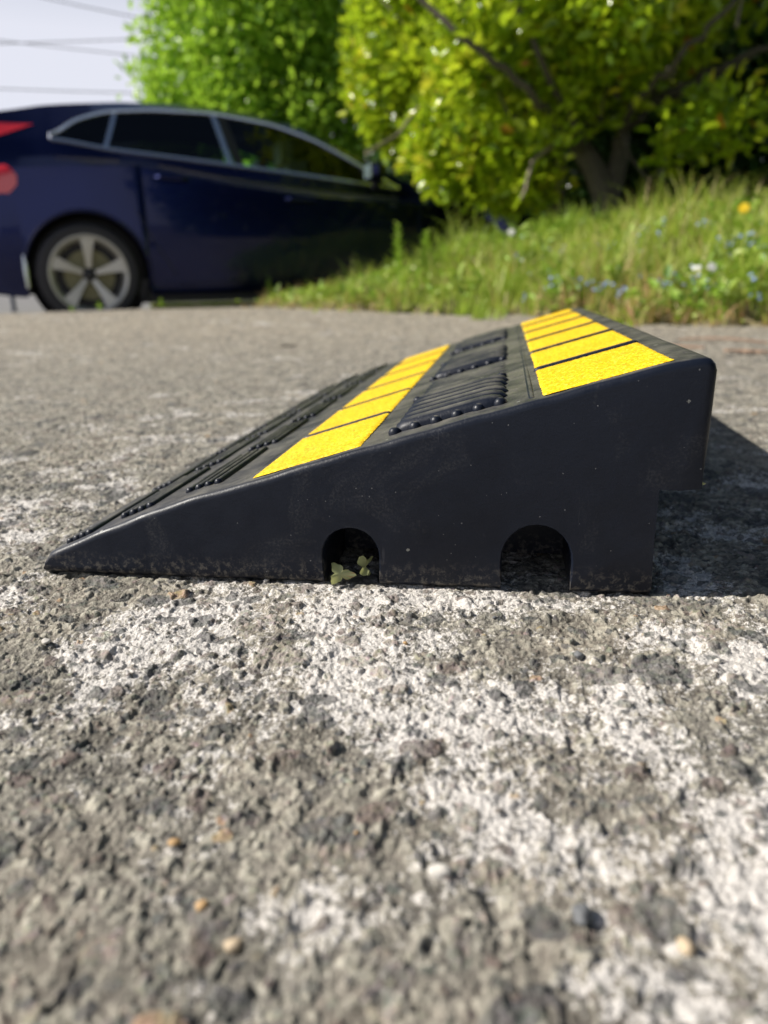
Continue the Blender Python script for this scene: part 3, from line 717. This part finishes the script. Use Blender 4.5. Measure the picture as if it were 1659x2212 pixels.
def crown(name, parent, blobs, ncl, per, ln, mat, crad=.12, shell=.55, vb=(.5, .22), seed=0, holes=.42, up=.35, clip=None):
    """leaf clusters spread through a union of ellipsoids: (centre, radii, weight)"""
    cs = []; wsum = sum(b[2] for b in blobs)
    for c_, r_, w_ in blobs:
        n = int(ncl*w_/wsum*1.9); d = rand_dirs(n); rad = shell+(1-shell)*rng.random(n)**.6
        p = np.array(c_) + d*np.array(r_)*rad[:, None]*(1+.22*fbm(d[:, 0]*2.5+seed+7, d[:, 1]*2.5+d[:, 2]*2.1, seed, 3))[:, None]
        h = vnoise(p[:, 0]*2.6+seed, p[:, 2]*2.6+p[:, 1]*1.3, seed+3); p = p[h > holes*.8+.1*rng.random(n)]
        cs.append(p[:int(ncl*w_/wsum)])
    cs = np.concatenate(cs)
    if clip is not None: cs = cs[clip(cs)]
    n = len(cs)
    cl_v = rng.normal(vb[0], vb[1]*.6, n); cd = rand_dirs(n); cd[:, 2] = np.abs(cd[:, 2])*.9
    pos = np.repeat(cs, per, 0); m_ = len(pos); off = rand_dirs(m_)*(crad*rng.random(m_)**.5)[:, None]
    pos = pos + off; axis = off/(crad)*.9 + np.repeat(cd, per, 0)*.6 + rand_dirs(m_)*.35
    nr = rand_dirs(m_)*.75; nr[:, 2] += up*1.6; nr[:, 0] -= .15
    vc = np.clip(np.repeat(cl_v, per)+rng.normal(0, vb[1]*.5, m_), 0, .95)
    vc = np.where(rng.random(m_) < .006, 1.0, vc)
    L_ = ln*(.6+.7*rng.random(m_))
    o = leaves_mesh(name, pos, axis, nr, L_, L_*.55, vc, mat, parent)
    return o, cs
def limb(mb, pts, r0, r1, wob=.02, n=7):
    P_ = []; pts = [np.array(p, float) for p in pts]
    for a, b_ in zip(pts[:-1], pts[1:]):
        for t in np.linspace(0, 1, 5)[:-1]: P_.append(a+(b_-a)*t + rng.normal(0, wob, 3)*(t > 0))
    P_.append(pts[-1]); L = len(P_)
    mb.tube(P_, [r0+(r1-r0)*(i/(L-1))**.8 for i in range(L)], n)
def to_ground(p, z=None):
    q = np.array(p, float); q[2] = z if z is not None else float(verge_h(q[0], q[1])); return q

# tree behind the car
tA = at(640, 40, 9.2); base = np.array([tA[0], tA[1], ROADZ])
t = empty('tree', base - np.array([.42, .05, 0])); tag(t, 'bright green leafy tree rising behind the roof of the navy car', 'tree')
bl = [(np.array([-.05, 0, 2.3]), (1.55, 1.3, 1.5), 1.0), (np.array([.1, 0, 3.9]), (1.6, 1.3, 1.4), 1.0), (np.array([-.55, -.1, 1.9]), (1.05, .9, .9), .6), (np.array([1.5, .3, 2.6]), (1.4, 1.2, 1.8), .8), (np.array([.5, 0, 1.1]), (1.5, 1.1, .9), .5)]
bl += [(np.array([.2, .6, 2.2]), (1.2, .6, 1.8), .6), (np.array([.6, .7, 3.8]), (1.2, .6, 1.4), .5)]
o, cs = crown('crown', t, bl, 4200, 15, .10, M['leaf_g'], .19, .3, (.5, .25), 1, .2)
mb = MB(); limb(mb, [(0, 0, 0), (.05, 0, .9), (0, .05, 1.7)], .11, .08)
for e in cs[::220]: limb(mb, [(0, .03, 1.2+.3*random.random()), e*.6+np.array([0, 0, .5]), e], .045, .008, .04, 5)
mb.build('trunk', M['bark'], t)

# yellow-green laurel bush left of the trunk
def not_over_bonnet(cs):
    v = cs + bB - CP; w_ = v@CF; px = 829.5+1659*(v@CR)/w_; py = 1106-1659*(v@CU)/w_
    return ~((px < 1110) & (py > 395+.20*(px-870)))
bB = to_ground(at(1060, 470, 5.25)); t = empty('laurel_bush', bB)
tag(t, 'yellow-green glossy leaved bush overhanging the bonnet of the navy car', 'bush')
def rel(px, py, d, o=bB): return at(px, py, d)-o
bl = [(rel(960, 130, 5.3), (.72, .6, .75), 1.0), (rel(1040, 330, 5.05), (.50, .45, .42), .65), (rel(870, 20, 5.6), (.55, .55, .8), .6), (rel(1110, 20, 5.2), (.60, .6, .7), .6), (rel(950, -250, 5.4), (.9, .8, .9), .8),  # highest blob extends the crown out of view to cast shade
      (rel(890, 250, 5.6), (.30, .4, .36), .35), (rel(1130, 300, 4.9), (.30, .3, .25), .14), (rel(1130, 400, 4.9), (.22, .25, .12), .12)]
o, cs = crown('crown', t, bl, 2500, 12, .076, M['leaf_y'], .11, .35, (.50, .26), 2, .36, clip=not_over_bonnet)
mb = MB()
sb = rel(1200, 470, 5.15)
for e in cs[::95]: limb(mb, [sb, sb+(e-sb)*.5+np.array([.05, 0, .08]), e], .024, .005, .03, 5)
mb.build('stems', M['bark_pale'], t)

# many-stemmed shrub with bare limbs
bC = to_ground(at(1300, 425, 4.6)); t = empty('forked_shrub', bC)
tag(t, 'dark forked shrub with bare mossy limbs growing on the grassy bank', 'shrub')
def rc(px, py, d=4.6): return at(px, py, d)-bC
mb = MB()
limb(mb, [rc(1320, 490), rc(1295, 390), rc(1250, 310)], .085, .06, .006, 10)
limb(mb, [rc(1305, 490), rc(1335, 350), rc(1345, 290, 4.55)], .07, .05, .006, 10)
limb(mb, [rc(1250, 310), rc(1215, 240, 4.55), rc(1140, 130, 4.5), rc(1010, 30, 4.6), rc(930, -60, 4.6)], .05, .018, .012)
limb(mb, [rc(1250, 310), rc(1225, 200), rc(1180, 60), rc(1120, -90)], .045, .02, .012)
limb(mb, [rc(1265, 330), rc(1245, 190, 4.7), rc(1238, 60, 4.7), rc(1215, -100, 4.8)], .032, .02, .008)
limb(mb, [rc(1345, 290, 4.55), rc(1400, 225, 4.45), rc(1500, 180, 4.4), rc(1600, 125, 4.3), rc(1760, 60, 4.2)], .038, .014, .012)
limb(mb, [rc(1345, 290, 4.55), rc(1350, 190, 4.6), rc(1390, 60, 4.6), rc(1400, -80, 4.6)], .035, .015, .012)
limb(mb, [rc(1420, 215, 4.45), rc(1520, 190, 4.5), rc(1659, 100, 4.6)], .022, .01, .012)
limb(mb, [rc(1400, 225, 4.45), rc(1480, 100, 4.5), rc(1600, 0, 4.5), rc(1700, -90, 4.5)], .022, .01, .02)
limb(mb, [rc(1262, 330, 4.6), rc(1215, 300, 4.3), rc(1140, 190, 3.95), rc(1040, 110, 3.85), rc(900, -10, 3.85)], .030, .014, .012)
limb(mb, [rc(1262, 330, 4.6), rc(1235, 260, 4.2), rc(1165, 120, 3.9), rc(1090, -40, 3.9)], .026, .013, .012)
limb(mb, [rc(1340, 300, 4.55), rc(1370, 220, 4.2), rc(1470, 120, 3.85), rc(1560, 30, 3.75), rc(1640, -60, 3.75)], .026, .011, .012)
mb.build('trunk', M['bark'], t)
for pts_, r0_, r1_ in (([rc(1200, 305, 4.3), rc(1150, 350, 4.2), rc(1125, 430, 4.1)], .014, .008), ([rc(1590, 60, 4.0), rc(1610, -40, 4.0)], .010, .006), ([rc(790, 330, 4.5), rc(860, 290, 4.6), rc(905, 230, 4.7)], .012, .007)):
    mb = MB(); limb(mb, pts_, r0_, r1_, .004, 6); mb.build('dead_twig', M['bark_pale'], t)
bl = [(rc(1180, 90, 4.3), (.45, .4, .45), .9), (rc(1290, 180, 4.2), (.34, .3, .30), .55), (rc(1460, 60, 4.4), (.55, .5, .34), .8), (rc(1300, -60, 4.5), (.8, .7, .4), .8), (rc(1200, 270, 4.2), (.25, .22, .2), .25), (rc(1560, 20, 4.0), (.50, .4, .34), 1.1), (rc(1600, 230, 4.0), (.30, .3, .22), .14), (rc(1420, 290, 4.2), (.30, .3, .2), .12), (rc(1370, 30, 4.0), (.40, .4, .28), .8), (rc(1060, 60, 4.1), (.35, .3, .45), .7),
      (rc(1330, -420, 4.6), (1.6, 1.1, .8), 2.0), (rc(1640, 60, 4.3), (.4, .4, .35), .35), (rc(1050, -330, 4.6), (1.0, .9, .8), 1.2)]  # topmost blobs are canopy added above the view to shade the plants behind
o, cs = crown('crown', t, bl, 1900, 11, .078, M['leaf_y'], .12, .35, (.48, .28), 3, .42)
mb = MB()
for e in cs[::50]: limb(mb, [rc(1270, 150, 4.6), e*.75, e], .014, .004, .02, 5)
mb.build('stems', M['bark'], t)

# dark evergreen hedge plants closing off the back
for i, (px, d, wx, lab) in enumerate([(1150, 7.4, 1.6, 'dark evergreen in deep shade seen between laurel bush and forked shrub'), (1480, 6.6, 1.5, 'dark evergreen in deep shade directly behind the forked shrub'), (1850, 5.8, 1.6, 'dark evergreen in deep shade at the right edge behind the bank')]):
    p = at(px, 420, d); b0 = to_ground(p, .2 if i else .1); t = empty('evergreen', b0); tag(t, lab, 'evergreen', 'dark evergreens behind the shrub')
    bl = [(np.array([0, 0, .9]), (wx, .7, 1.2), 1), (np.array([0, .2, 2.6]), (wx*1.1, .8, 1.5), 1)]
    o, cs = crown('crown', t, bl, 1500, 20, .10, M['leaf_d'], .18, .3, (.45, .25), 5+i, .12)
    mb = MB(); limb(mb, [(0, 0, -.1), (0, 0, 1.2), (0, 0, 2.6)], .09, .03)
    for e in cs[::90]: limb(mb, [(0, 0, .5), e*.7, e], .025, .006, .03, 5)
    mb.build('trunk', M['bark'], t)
# unseen hedge added behind the camera to darken car reflections and sky fill
t = empty('reflection_hedge', (3.2, -3.2, 0)); tag(t, 'hedge added out of view for the dark reflection in the car doors', 'hedge')
bl = [(np.array([1.3, -.3, 2.0]), (1.4, .8, 2.3), 1), (np.array([2.9, .8, 2.0]), (1.0, 1.2, 2.4), 1), (np.array([3.0, 3.0, 2.0]), (.9, 1.4, 2.4), 1), (np.array([2.8, 5.0, 2.0]), (.9, 1.2, 2.4), 1)]
o, cs = crown('crown', t, bl, 3000, 12, .18, M['leaf_d'], .28, .55, (.45, .25), 9, .05)
for c_, r_, w_ in bl:
    mb = MB(); limb(mb, [(c_[0], c_[1], 0), (c_[0], c_[1], 1.6)], .07, .04); mb.build('trunk', M['bark'], t)

# ------------------------------------------------------------------ grassy bank
gx = np.arange(-2.4, 8.0, .05); gy = np.arange(-.6, 9.5, .05); X, Y = np.meshgrid(gx, gy); Z = verge_h(X, Y)
idx_ = np.arange(X.size).reshape(X.shape); Fq = np.stack([idx_[:-1, :-1], idx_[:-1, 1:], idx_[1:, 1:], idx_[1:, :-1]], -1).reshape(-1, 4)
D_ = (verge_d(X, Y) + .26*fbm(X*4.5, Y*4.5, 21, 4, .6)).ravel(); K_ = -side_of_kerb(X, Y).ravel()
Fq = Fq[(D_[Fq].min(1) > -.02) & (K_[Fq].max(1) > .06)]
tag(mesh_np('bank', np.stack([X, Y, Z], -1).reshape(-1, 3), Fq, M['soil']), 'low earth bank under the grass and weeds', 'bank', kind='structure')
def scatter(n, xr=(-2.2, 3.2), yr=(.8, 6.5), dmin=.0, near=True):
    x = rng.uniform(*xr, n); y = rng.uniform(*yr, n); d = verge_d(x, y) + .26*fbm(x*4.5, y*4.5, 21, 4, .6); k = -side_of_kerb(x, y)
    dc = np.hypot(x-CP[0], y-CP[1]); keep = (d > dmin) & (k > .08) & (rng.random(n) < np.clip(3.0/dc, 0, 1)**1.5)
    x = x[keep]; y = y[keep]; return x, y, verge_h(x, y), d[keep]
def blades(name, n, hl, hh, wdt, label, cat, vshift=0.0, **kw):
    x, y, z, d = scatter(n, **kw); n = len(x); rim = sst(.28, .02, d)
    pn = vnoise(x*3.1, y*3.1, 33)
    h = (hl+(hh-hl)*rng.random(n)**2.0)*(.35+2.0*pn**1.5)*(1-.55*rim)*(.45+.55*sst(-1.6, .2, x))
    az = rng.uniform(0, 6.283, n); lean = (.15+.75*rng.random(n)**1.5)
    dx = np.cos(az)*lean; dy = np.sin(az)*lean; w2 = wdt*(.6+.8*rng.random(n))
    fa = rng.uniform(0, 3.14, n); sx = np.cos(fa)*w2; sy = np.sin(fa)*w2
    P = []
    for t, wk, bend in ((0, 1, 0), (.4, .9, .25), (.75, .6, .62), (1, .05, 1.15)):
        cx = x+dx*h*bend; cyy = y+dy*h*bend; cz = z+h*t*(1-.25*lean*t)
        P.append(np.stack([cx-sx*wk/2, cyy-sy*wk/2, cz], 1)); P.append(np.stack([cx+sx*wk/2, cyy+sy*wk/2, cz], 1))
    V_ = np.stack(P, 1).reshape(-1, 3); b = np.arange(n)[:, None]*8
    F_ = np.concatenate([b+np.array([[k*2, k*2+1, k*2+3, k*2+2]]) for k in range(3)], 0)
    dry = sst(.5, .8, vnoise(x*1.7+9, y*1.7, 44))*.35 + rim*.25 + .25*sst(1.3, 2.2, x)*sst(.7, 1.1, d)
    vc = np.clip(rng.normal(.36, .2, n)+vshift+dry, 0, 1)
    o = mesh_np(name, V_, F_, M['grass'], None, False, dict(v=np.repeat(vc, 8)))
    return tag(o, label, cat, kind='stuff')
blades('grass', 190000, .035, .17, .0060, 'rough sunlit grass covering the bank beside the pavement', 'grass')
# long grass tufts in front of the forked shrub
x, y, z, d = scatter(60000, dmin=.0); n = len(x)
cl_ = vnoise(x*6, y*6, 55); kk_ = cl_ > .35; x, y, z, d = x[kk_], y[kk_], z[kk_], d[kk_]; n = len(x)
pos = np.stack([x, y, z+rng.random(n)*.11*(.4+.6*sst(-1.6, .2, x))], 1); ax = rand_dirs(n); ax[:, 2] = np.abs(ax[:, 2])*.6+.1; nr = rand_dirs(n)*.6; nr[:, 2] += 1
tag(leaves_mesh('ground_cover', pos, ax, nr, .020+.050*rng.random(n)**2, .014+.024*rng.random(n), np.clip(rng.normal(.5, .25, n), 0, 1), M['weed']), 'small round weed leaves growing among the grass on the bank', 'weeds', kind='stuff')
def tuft(name, p, n, h, wdt, mat, label, cat, lean=(0, 0), grp=None, spread=.03):
    V_ = []; F_ = []; vc = []
    for i in range(n):
        a = rng.uniform(0, 6.283); r_ = spread*rng.random()**.5; b0 = np.array([r_*math.cos(a), r_*math.sin(a), -.02]); hh = h*(.55+.45*rng.random())
        ln_ = np.array([math.cos(a)*.35*rng.random()+lean[0], math.sin(a)*.35*rng.random()+lean[1]]); fa = rng.uniform(0, 3.14); s_ = np.array([math.cos(fa), math.sin(fa), 0])*wdt
        b = len(V_)
        for t_, wk in ((0, 1), (.35, 1), (.7, .7), (1, .05)):
            c_ = b0 + np.array([ln_[0]*hh*t_**1.8, ln_[1]*hh*t_**1.8, hh*t_*(1-.12*t_)]); V_ += [c_-s_*wk/2, c_+s_*wk/2]
        F_ += [(b+k*2, b+k*2+1, b+k*2+3, b+k*2+2) for k in range(3)]; vc += [float(np.clip(rng.normal(.35, .18), 0, 1))]*8
    o = mesh_np(name, V_, F_, mat, None, False, dict(v=vc)); o.location = p; return tag(o, label, cat, grp)
for (px, py, d, n_, h_, ln_, lab) in [(1230, 500, 3.9, 60, .26, (.25, .1), 'tall pale grass tuft leaning right below the forked shrub trunk'), (1330, 500, 3.8, 45, .24, (.5, .1), 'long grass tuft bending right in front of the shrub base'),
                         (1150, 560, 3.5, 40, .20, (-.1, 0), 'grass tuft left of the tall pale one on the bank'), (1480, 600, 2.9, 50, .16, (.3, 0), 'dense grass tuft among the blue flowers'), (1600, 640, 2.6, 50, .15, (.2, 0), 'grass tuft nearest the right edge of the bank')]:
    p = to_ground(at(px, py, d)); tuft('grass_tuft', p, n_, h_, .007, M['grass'], lab, 'grass tuft', ln_)
labs = ['straggly pale clump at the front lip of the verge behind the ramp', 'leaning clump at the verge front right of the ramp top', 'wispy clump on the verge crest left of the shrub trunk', 'wispy clump on the verge crest right of the shrub trunk', 'tall clump at the crest below the dark gap', 'bent clump near the right edge below the shade', 'sparse clump left of the yellow panels on the verge', 'pale clump in front of the laurel bush', 'short clump at the narrow left end of the verge', 'clump beside the leafy weed against the car']
for (px, py, d, n_, h_, ln_), lab in zip([(1050, 690, 2.9, 50, .11, (.2, 0)), (1330, 700, 2.4, 45, .12, (-.3, 0)), (1200, 470, 4.2, 55, .22, (-.2, 0)), (1400, 470, 4.0, 60, .24, (.4, 0)), (1500, 440, 3.9, 50, .20, (.3, 0)), (1620, 470, 3.4, 50, .18, (-.2, 0)), (1010, 620, 3.2, 55, .15, (.3, 0)), (960, 560, 3.8, 60, .20, (-.2, 0)), (760, 650, 3.9, 40, .09, (.1, 0)), (880, 600, 3.9, 55, .20, (.1, 0))], labs):
    p = to_ground(at(px, py, d)); tuft('grass_tuft', p, n_, h_, .007, M['grass'], lab, 'grass tuft', ln_, None, .06)
# flowers: small blue heads in clusters
def flower(name, p, h, rad, npet, mat, label, cat, group=None, heads=1, stem=True):
    root = empty(name, p); tag(root, label, cat, group)
    for k in range(heads):
        pos = []; ax = []; nr = []; mb = MB()
        o_ = np.array([rng.normal(0, .012), rng.normal(0, .012), h*(.85+.3*rng.random())]) if heads > 1 else np.array([0, 0, h])
        mb.tube([(0, 0, -.02), tuple(o_*.6), tuple(o_)], .0011, 4); mb.build('stem', M['weed'], root)
        tl = rand_dirs(1)[0]*.5; tl[1] -= .5; tl[2] += .7; tl /= np.linalg.norm(tl)
        u_ = np.cross(tl, [0, 0, 1.0]); u_ /= np.linalg.norm(u_)+1e-9; v_ = np.cross(tl, u_)
        for j in range(npet):
            a = 2*math.pi*j/npet; pos.append(o_-.001*(u_*math.cos(a)+v_*math.sin(a))); ax.append(u_*math.cos(a)+v_*math.sin(a)); nr.append(tl)
        leaves_mesh('petals', np.array(pos), np.array(ax), np.array(nr), rad, rad*1.0, rng.random(len(pos)), mat, root, .1)
    return root
nb = 0
for i in range(400):
    px = rng.uniform(1120, 1659); py = rng.uniform(470, 640) + (0 if px > 1350 else 40)
    q = at(px, py, 2.2)
    # march the ray down to the bank
    v = q-CP; hit = None
    for s_ in np.linspace(.8, 2.6, 140):
        p = CP+v*s_
        if float(verge_d(p[0], p[1])) > .05 and p[2] < float(verge_h(p[0], p[1]))+.10: hit = p; break
    if hit is None: continue
    g = to_ground(hit); flower('forget_me_not', g, .085, .0075, 5, M['blue'], 'tiny pale blue flower head on a thin stem in the bank grass', 'flower', 'small blue flowers on the bank', heads=3); nb += 1
    if nb >= 62: break
def on_bank(px, py, hgt):
    v = at(px, py, 1)-CP
    for s_ in np.linspace(1.5, 7, 600):
        p = CP+v*s_
        if float(verge_d(p[0], p[1])) > .03 and p[2] < float(verge_h(p[0], p[1]))+hgt: return to_ground(p)
    return to_ground(at(px, py, 3))
flower('yellow_flower', on_bank(1608, 452, .17), .17, .022, 9, M['yellow'], 'single yellow flower high on the bank near the right edge', 'flower')
flower('white_flower', on_bank(1503, 593, .15), .15, .018, 5, M['white'], 'left one of two white flowers low in the bank grass', 'flower')
flower('white_flower', on_bank(1537, 590, .15), .15, .018, 5, M['white'], 'right one of two white flowers low in the bank grass', 'flower')
flower('white_flower', to_ground(at(1105, 475, 4.05)), .10, .022, 5, M['white'], 'pale flower at the foot of the dead twig under the bush', 'flower')

# weeds at the kerb
def weed(p, h, n, lw, label, spread=.02):
    root = empty('kerb_weed', p); tag(root, label, 'weed')
    mb = MB(); mb.tube([(0, 0, -.03), (.005, 0, h*.5), (-.003, 0, h)], [.003, .0022, .001], 5); mb.build('stem', M['weed'], root)
    zz = np.linspace(.1, 1, n)*h; a = np.arange(n)*2.4; sz = lw*(1.15-.7*zz/h)
    pos = np.stack([0*zz, 0*zz, zz], 1); ax = np.stack([np.cos(a), np.sin(a), .7+0*a], 1); nr = np.stack([-np.cos(a)*.5, -np.sin(a)*.5, 1+0*a], 1)
    leaves_mesh('leaves', pos, ax, nr, sz, sz*.55, np.clip(rng.normal(.45, .15, n), 0, 1), M['weed'], root)
kz = .0
def kerb_at(px, off=-.05):
    """kerb point below photo column px"""
    for t_ in np.linspace(-2, 8, 2000):
        p = kerb_xy(t_, off); v = np.array([p[0], p[1], 0])-CP; xx = 829.5+1659*(v@CR)/(v@CF)
        if xx > px: return np.array([p[0], p[1], float(rise(p[0], p[1]))])
    return np.array([p[0], p[1], 0])
for px, h, n, lw, lab in [(583, .17, 26, .045, 'tall upright weed stalk at the kerb in front of the car door'), (350, .06, 12, .04, 'short leafy weed at the kerb right of the rear wheel'), (215, .05, 10, .035, 'small weed at the kerb in front of the rear wheel'),
                          (155, .03, 8, .03, 'tiny weed at the kerb left of the wheel hub'), (700, .08, 16, .04, 'low weed where the grass strip meets the kerb')]:
    weed(kerb_at(px), h, n, lw, lab)
# leafy tall weed between bush and car
p = to_ground(at(860, 600, 4.0)); p[2] = float(verge_h(p[0], p[1])); weed(p, .34, 34, .07, 'tall leafy weed standing against the dark front door of the car')
p = to_ground(at(920, 580, 4.0)); weed(p, .25, 30, .08, 'broad leafy weed at the foot of the laurel bush')
for (px, py, d, h, n, lw), lab in zip([(960, 570, 3.9, .17, 26, .09), (1010, 545, 4.0, .15, 24, .09), (900, 620, 3.7, .13, 22, .08), (1075, 560, 3.8, .14, 22, .08), (840, 640, 3.8, .10, 18, .07)],
        ['broad-leaved weed in front of the car nose', 'broad-leaved weed where bonnet and laurel bush meet', 'low broad-leaved weed below the tall leafy one', 'broad-leaved weed under the pale dead twig', 'small broad-leaved weed at the lower slope of the verge']):
    weed(to_ground(at(px, py, d)), h, n, lw, lab)
# thin strip of low grass along the kerb
n = 9000; tt = rng.uniform(.35, 3.8, n); oo = -.02-.12*rng.random(n)*sst(.9, 2.2, tt); P_ = WC[None]+CD[None]*tt[:, None]+CN[None]*(KOFF+oo)[:, None]
pos = np.stack([P_[:, 0], P_[:, 1], rise(P_[:, 0], P_[:, 1])], 1); ax = rand_dirs(n)*.5; ax[:, 2] = .7; nr = rand_dirs(n)
tag(leaves_mesh('kerb_grass', pos, ax, nr, .015+.040*rng.random(n), .006, np.clip(rng.normal(.55, .25, n), 0, 1), M['grass']), 'low yellowish grass fringe along the kerb under the car', 'grass', kind='stuff')

# ------------------------------------------------------------------ overhead cables
for (a, b_, d, lab) in [((-300, 98), (620, 66), 15, 'thin overhead cable rising slightly to the right in the pale sky'), ((-300, 48), (620, 150), 16, 'thin overhead cable sloping down to the right and crossing another'),
                        ((-100, -50), (620, 95), 14, 'steepest overhead cable near the top edge of the sky'), ((-300, 176), (620, 204), 15, 'lowest overhead cable just above the car roof')]:
    mb = MB(); A = at(*a, d); B = at(*b_, d); pts = [A+(B-A)*t_+np.array([0, 0, -.06*4*t_*(1-t_)]) for t_ in np.linspace(0, 1, 9)]
    mb.tube(pts, .010, 6); tag(mb.build('overhead_cable', M['cable']), lab, 'cable')
# far post
p = at(20, 600, 8.5); mb = MB(); mb.lathe([(.001, 1.0-.35), (.02, .64), (.024, .6), (.024, .0), (.04, -.0), (.04, -.03)], (0, 0, 0), (0, 0, 1), 14)
o = mb.build('bollard', M['post']); o.location = (p[0], p[1], ROADZ+.02); o.scale = (1, 1, .45); tag(o, 'small dark post on the road behind the car bumper', 'post')

# ------------------------------------------------------------------ debris on the concrete
def rock(name, loc, r, mat, label, cat='pebble', sq=(1, .8, .6), seed=1):
    bm = bmesh.new(); bmesh.ops.create_icosphere(bm, subdivisions=3, radius=1)
    rs = np.random.default_rng(seed); ph = rs.uniform(0, 6, 6)
    for v in bm.verts:
        k_ = 1+.14*math.sin(2.1*v.co.x+ph[0])*math.cos(2.7*v.co.y+ph[1])+.10*math.sin(4.3*v.co.z+3.1*v.co.x+ph[2])+.05*math.sin(9*v.co.y+ph[3])
        v.co = Vector((v.co.x*sq[0], v.co.y*sq[1], v.co.z*sq[2]))*k_*r
    me = bpy.data.meshes.new(name); bm.to_mesh(me); bm.free(); me.materials.append(mat)
    for p_ in me.polygons: p_.use_smooth = True
    o = bpy.data.objects.new(name, me); C.objects.link(o); o.location = (loc[0], loc[1], loc[2]+r*sq[2]*.45); o.rotation_euler = (0, 0, ph[4]); return tag(o, label, cat)
M['peb_o'] = simple('ochre_stone', (.40, .25, .11), .7, var=.3, scale=300, bumpd=.0005); M['peb_t'] = simple('tan_stone', (.46, .36, .24), .7, var=.25, scale=300, bumpd=.0005)
M['peb_g'] = simple('slate_stone', (.13, .135, .14), .7, var=.35, scale=300, bumpd=.0005); M['peb_w'] = simple('pale_stone', (.55, .52, .47), .7, var=.2, scale=300, bumpd=.0005)
for i, (px, py, r, mk, lab) in enumerate([(377, 1822, .0018, 'peb_o', 'bright ochre pebble left of centre in the foreground'), (437, 1960, .0020, 'peb_o', 'ochre pebble below the bright ochre one, nearer the lens'), (505, 2045, .0024, 'peb_t', 'pale tan pebble near the bottom left of centre'),
        (950, 1888, .0032, 'peb_w', 'large pale pebble in the middle of the foreground'), (1256, 1980, .0031, 'peb_g', 'round dark slate pebble in the blurred foreground'), (1482, 2050, .0026, 'peb_t', 'tan pebble at the lower right of the foreground'),
        (770, 1800, .0009, 'peb_o', 'tiny yellow grain right of the ochre pebbles'), (876, 1390, .0011, 'peb_o', 'tiny ochre grain just in front of the ramp arches'), (1068, 1335, .0012, 'peb_g', 'small dark grain before the wider arch'),
        (1250, 1418, .0026, 'peb_g', 'slate pebble in front of the rear foot of the ramp'), (575, 1255, .0016, 'peb_w', 'small pale chip against the foot of the ramp'), (1550, 1430, .0018, 'peb_w', 'white angular chip at the right of the foreground'), (100, 1388, .0022, 'peb_w', 'pale chip at the left edge of the foreground')]):
    rock('pebble', on_ground(px, py), r, M[mk], lab, seed=i+3)
def leaf_thing(name, p, size, mat, label, cat, tilt, rz, lobes=5, curl=.35):
    v = [(0, 0, 0)]; n = 28; vc = [.5]
    for k in range(n):
        a = 2*math.pi*k/n; r_ = size*(.62+.25*math.cos(lobes*a)+.08*math.sin(9*a+1)); v.append((r_*math.cos(a), r_*.8*math.sin(a), curl*size*(math.sin(2*a+.5)*.5+.3*math.cos(5*a)))); vc.append(random.random() if math.cos(a) > .3 else .35)
    f = [(0, 1+k, 1+(k+1) % n) for k in range(n)]
    o = mesh_np(name, v, f, mat, None, True, dict(v=vc)); o.location = p; o.rotation_euler = (tilt[0], tilt[1], rz); return tag(o, label, cat)
lp = on_ground(728, 1262); leaf_thing('withered_leaf', (lp[0]+.002, .001, .0062), .0095, M['dead'], 'pale green withered leaf at the mouth of the smaller arch', 'leaf', (1.15, .2), .3, 3)
leaf_thing('withered_leaf', (.1905, .005, .0095), .0095, M['dead'], 'curled green and orange leaf inside the smaller arch', 'leaf', (1.25, -.3), 1.4, 4)
leaf_thing('leaf_scrap', (.3617, .003, .060), .002, M['dead'], 'tiny leaf scrap stuck under the rear lip of the ramp', 'leaf', (1.0, .2), .4, 3)
p = on_ground(932, 733); leaf_thing('petal', (p[0], p[1], .004), .010, M['yellow'], 'yellow petal lying on the concrete behind the ramp', 'petal', (.3, .1), .2, 3)
p = on_ground(620, 752); mb = MB(); mb.tube([(-.022, .0, .003), (-.005, .004, .006), (.012, .002, .005), (.026, .008, .007)], [.0018, .003, .003, .0015], 6)
o = mb.build('twig', M['bark']); o.location = p; tag(o, 'short dark twig lying on the concrete left of the ramp', 'twig')
mb = MB(); mb.tube([(0, 0, 0), (.004, .002, .012), (-.002, .004, .028)], [.002, .0022, .001], 6); o = mb.build('twig', M['bark']); q = on_ground(1095, 700); o.location = (q[0], q[1], .004); tag(o, 'small upright dark twig at the grass edge beyond the ramp', 'twig')
for i, (px, py, L, wd_, rz, lab) in enumerate([(1440, 752, .16, .022, -.35, 'long reddish bark strip lying at the foot of the bank'), (1560, 742, .20, .014, -.25, 'thin pale bark strip above the reddish one'), (1620, 765, .10, .03, -.1, 'broad bark chip nearest the right edge'), (1380, 745, .07, .018, .3, 'short bark chip just behind the ramp corner')]):
    p = on_ground(px, py); v = []; n = 12
    for k in range(n+1):
        t_ = k/n; w_ = wd_*(.5+.5*math.sin(math.pi*min(1, t_*1.1+.1)))*(.8+.4*random.random())
        for s_, z_ in ((-1, 0), (1, 0), (1, .004), (-1, .004)): v.append(((t_-.5)*L, s_*w_/2+.006*math.sin(5*t_), z_+.003+.006*math.sin(3.1*t_)*(i % 2)))
    f = [(k*4+j, k*4+(j+1) % 4, k*4+4+(j+1) % 4, k*4+4+j) for k in range(n) for j in range(4)] + [(3, 2, 1, 0), (n*4, n*4+1, n*4+2, n*4+3)]
    o = mesh_np('bark_chip', v, f, M['wood'], None, False); o.location = (p[0], p[1], .001); o.rotation_euler = (0, .03, rz); tag(o, lab, 'bark')
for px, r, lab in ((700, .05, 'grey-brown brick lump lying under the car sill'), (815, .035, 'small red brick lump under the car right of the larger one')):
    p = kerb_at(px, .25); rock('brick_lump', (p[0], p[1], ROADZ+.03), r, M['brick'], lab, 'brick', (1.5, .8, .7), 40+px)
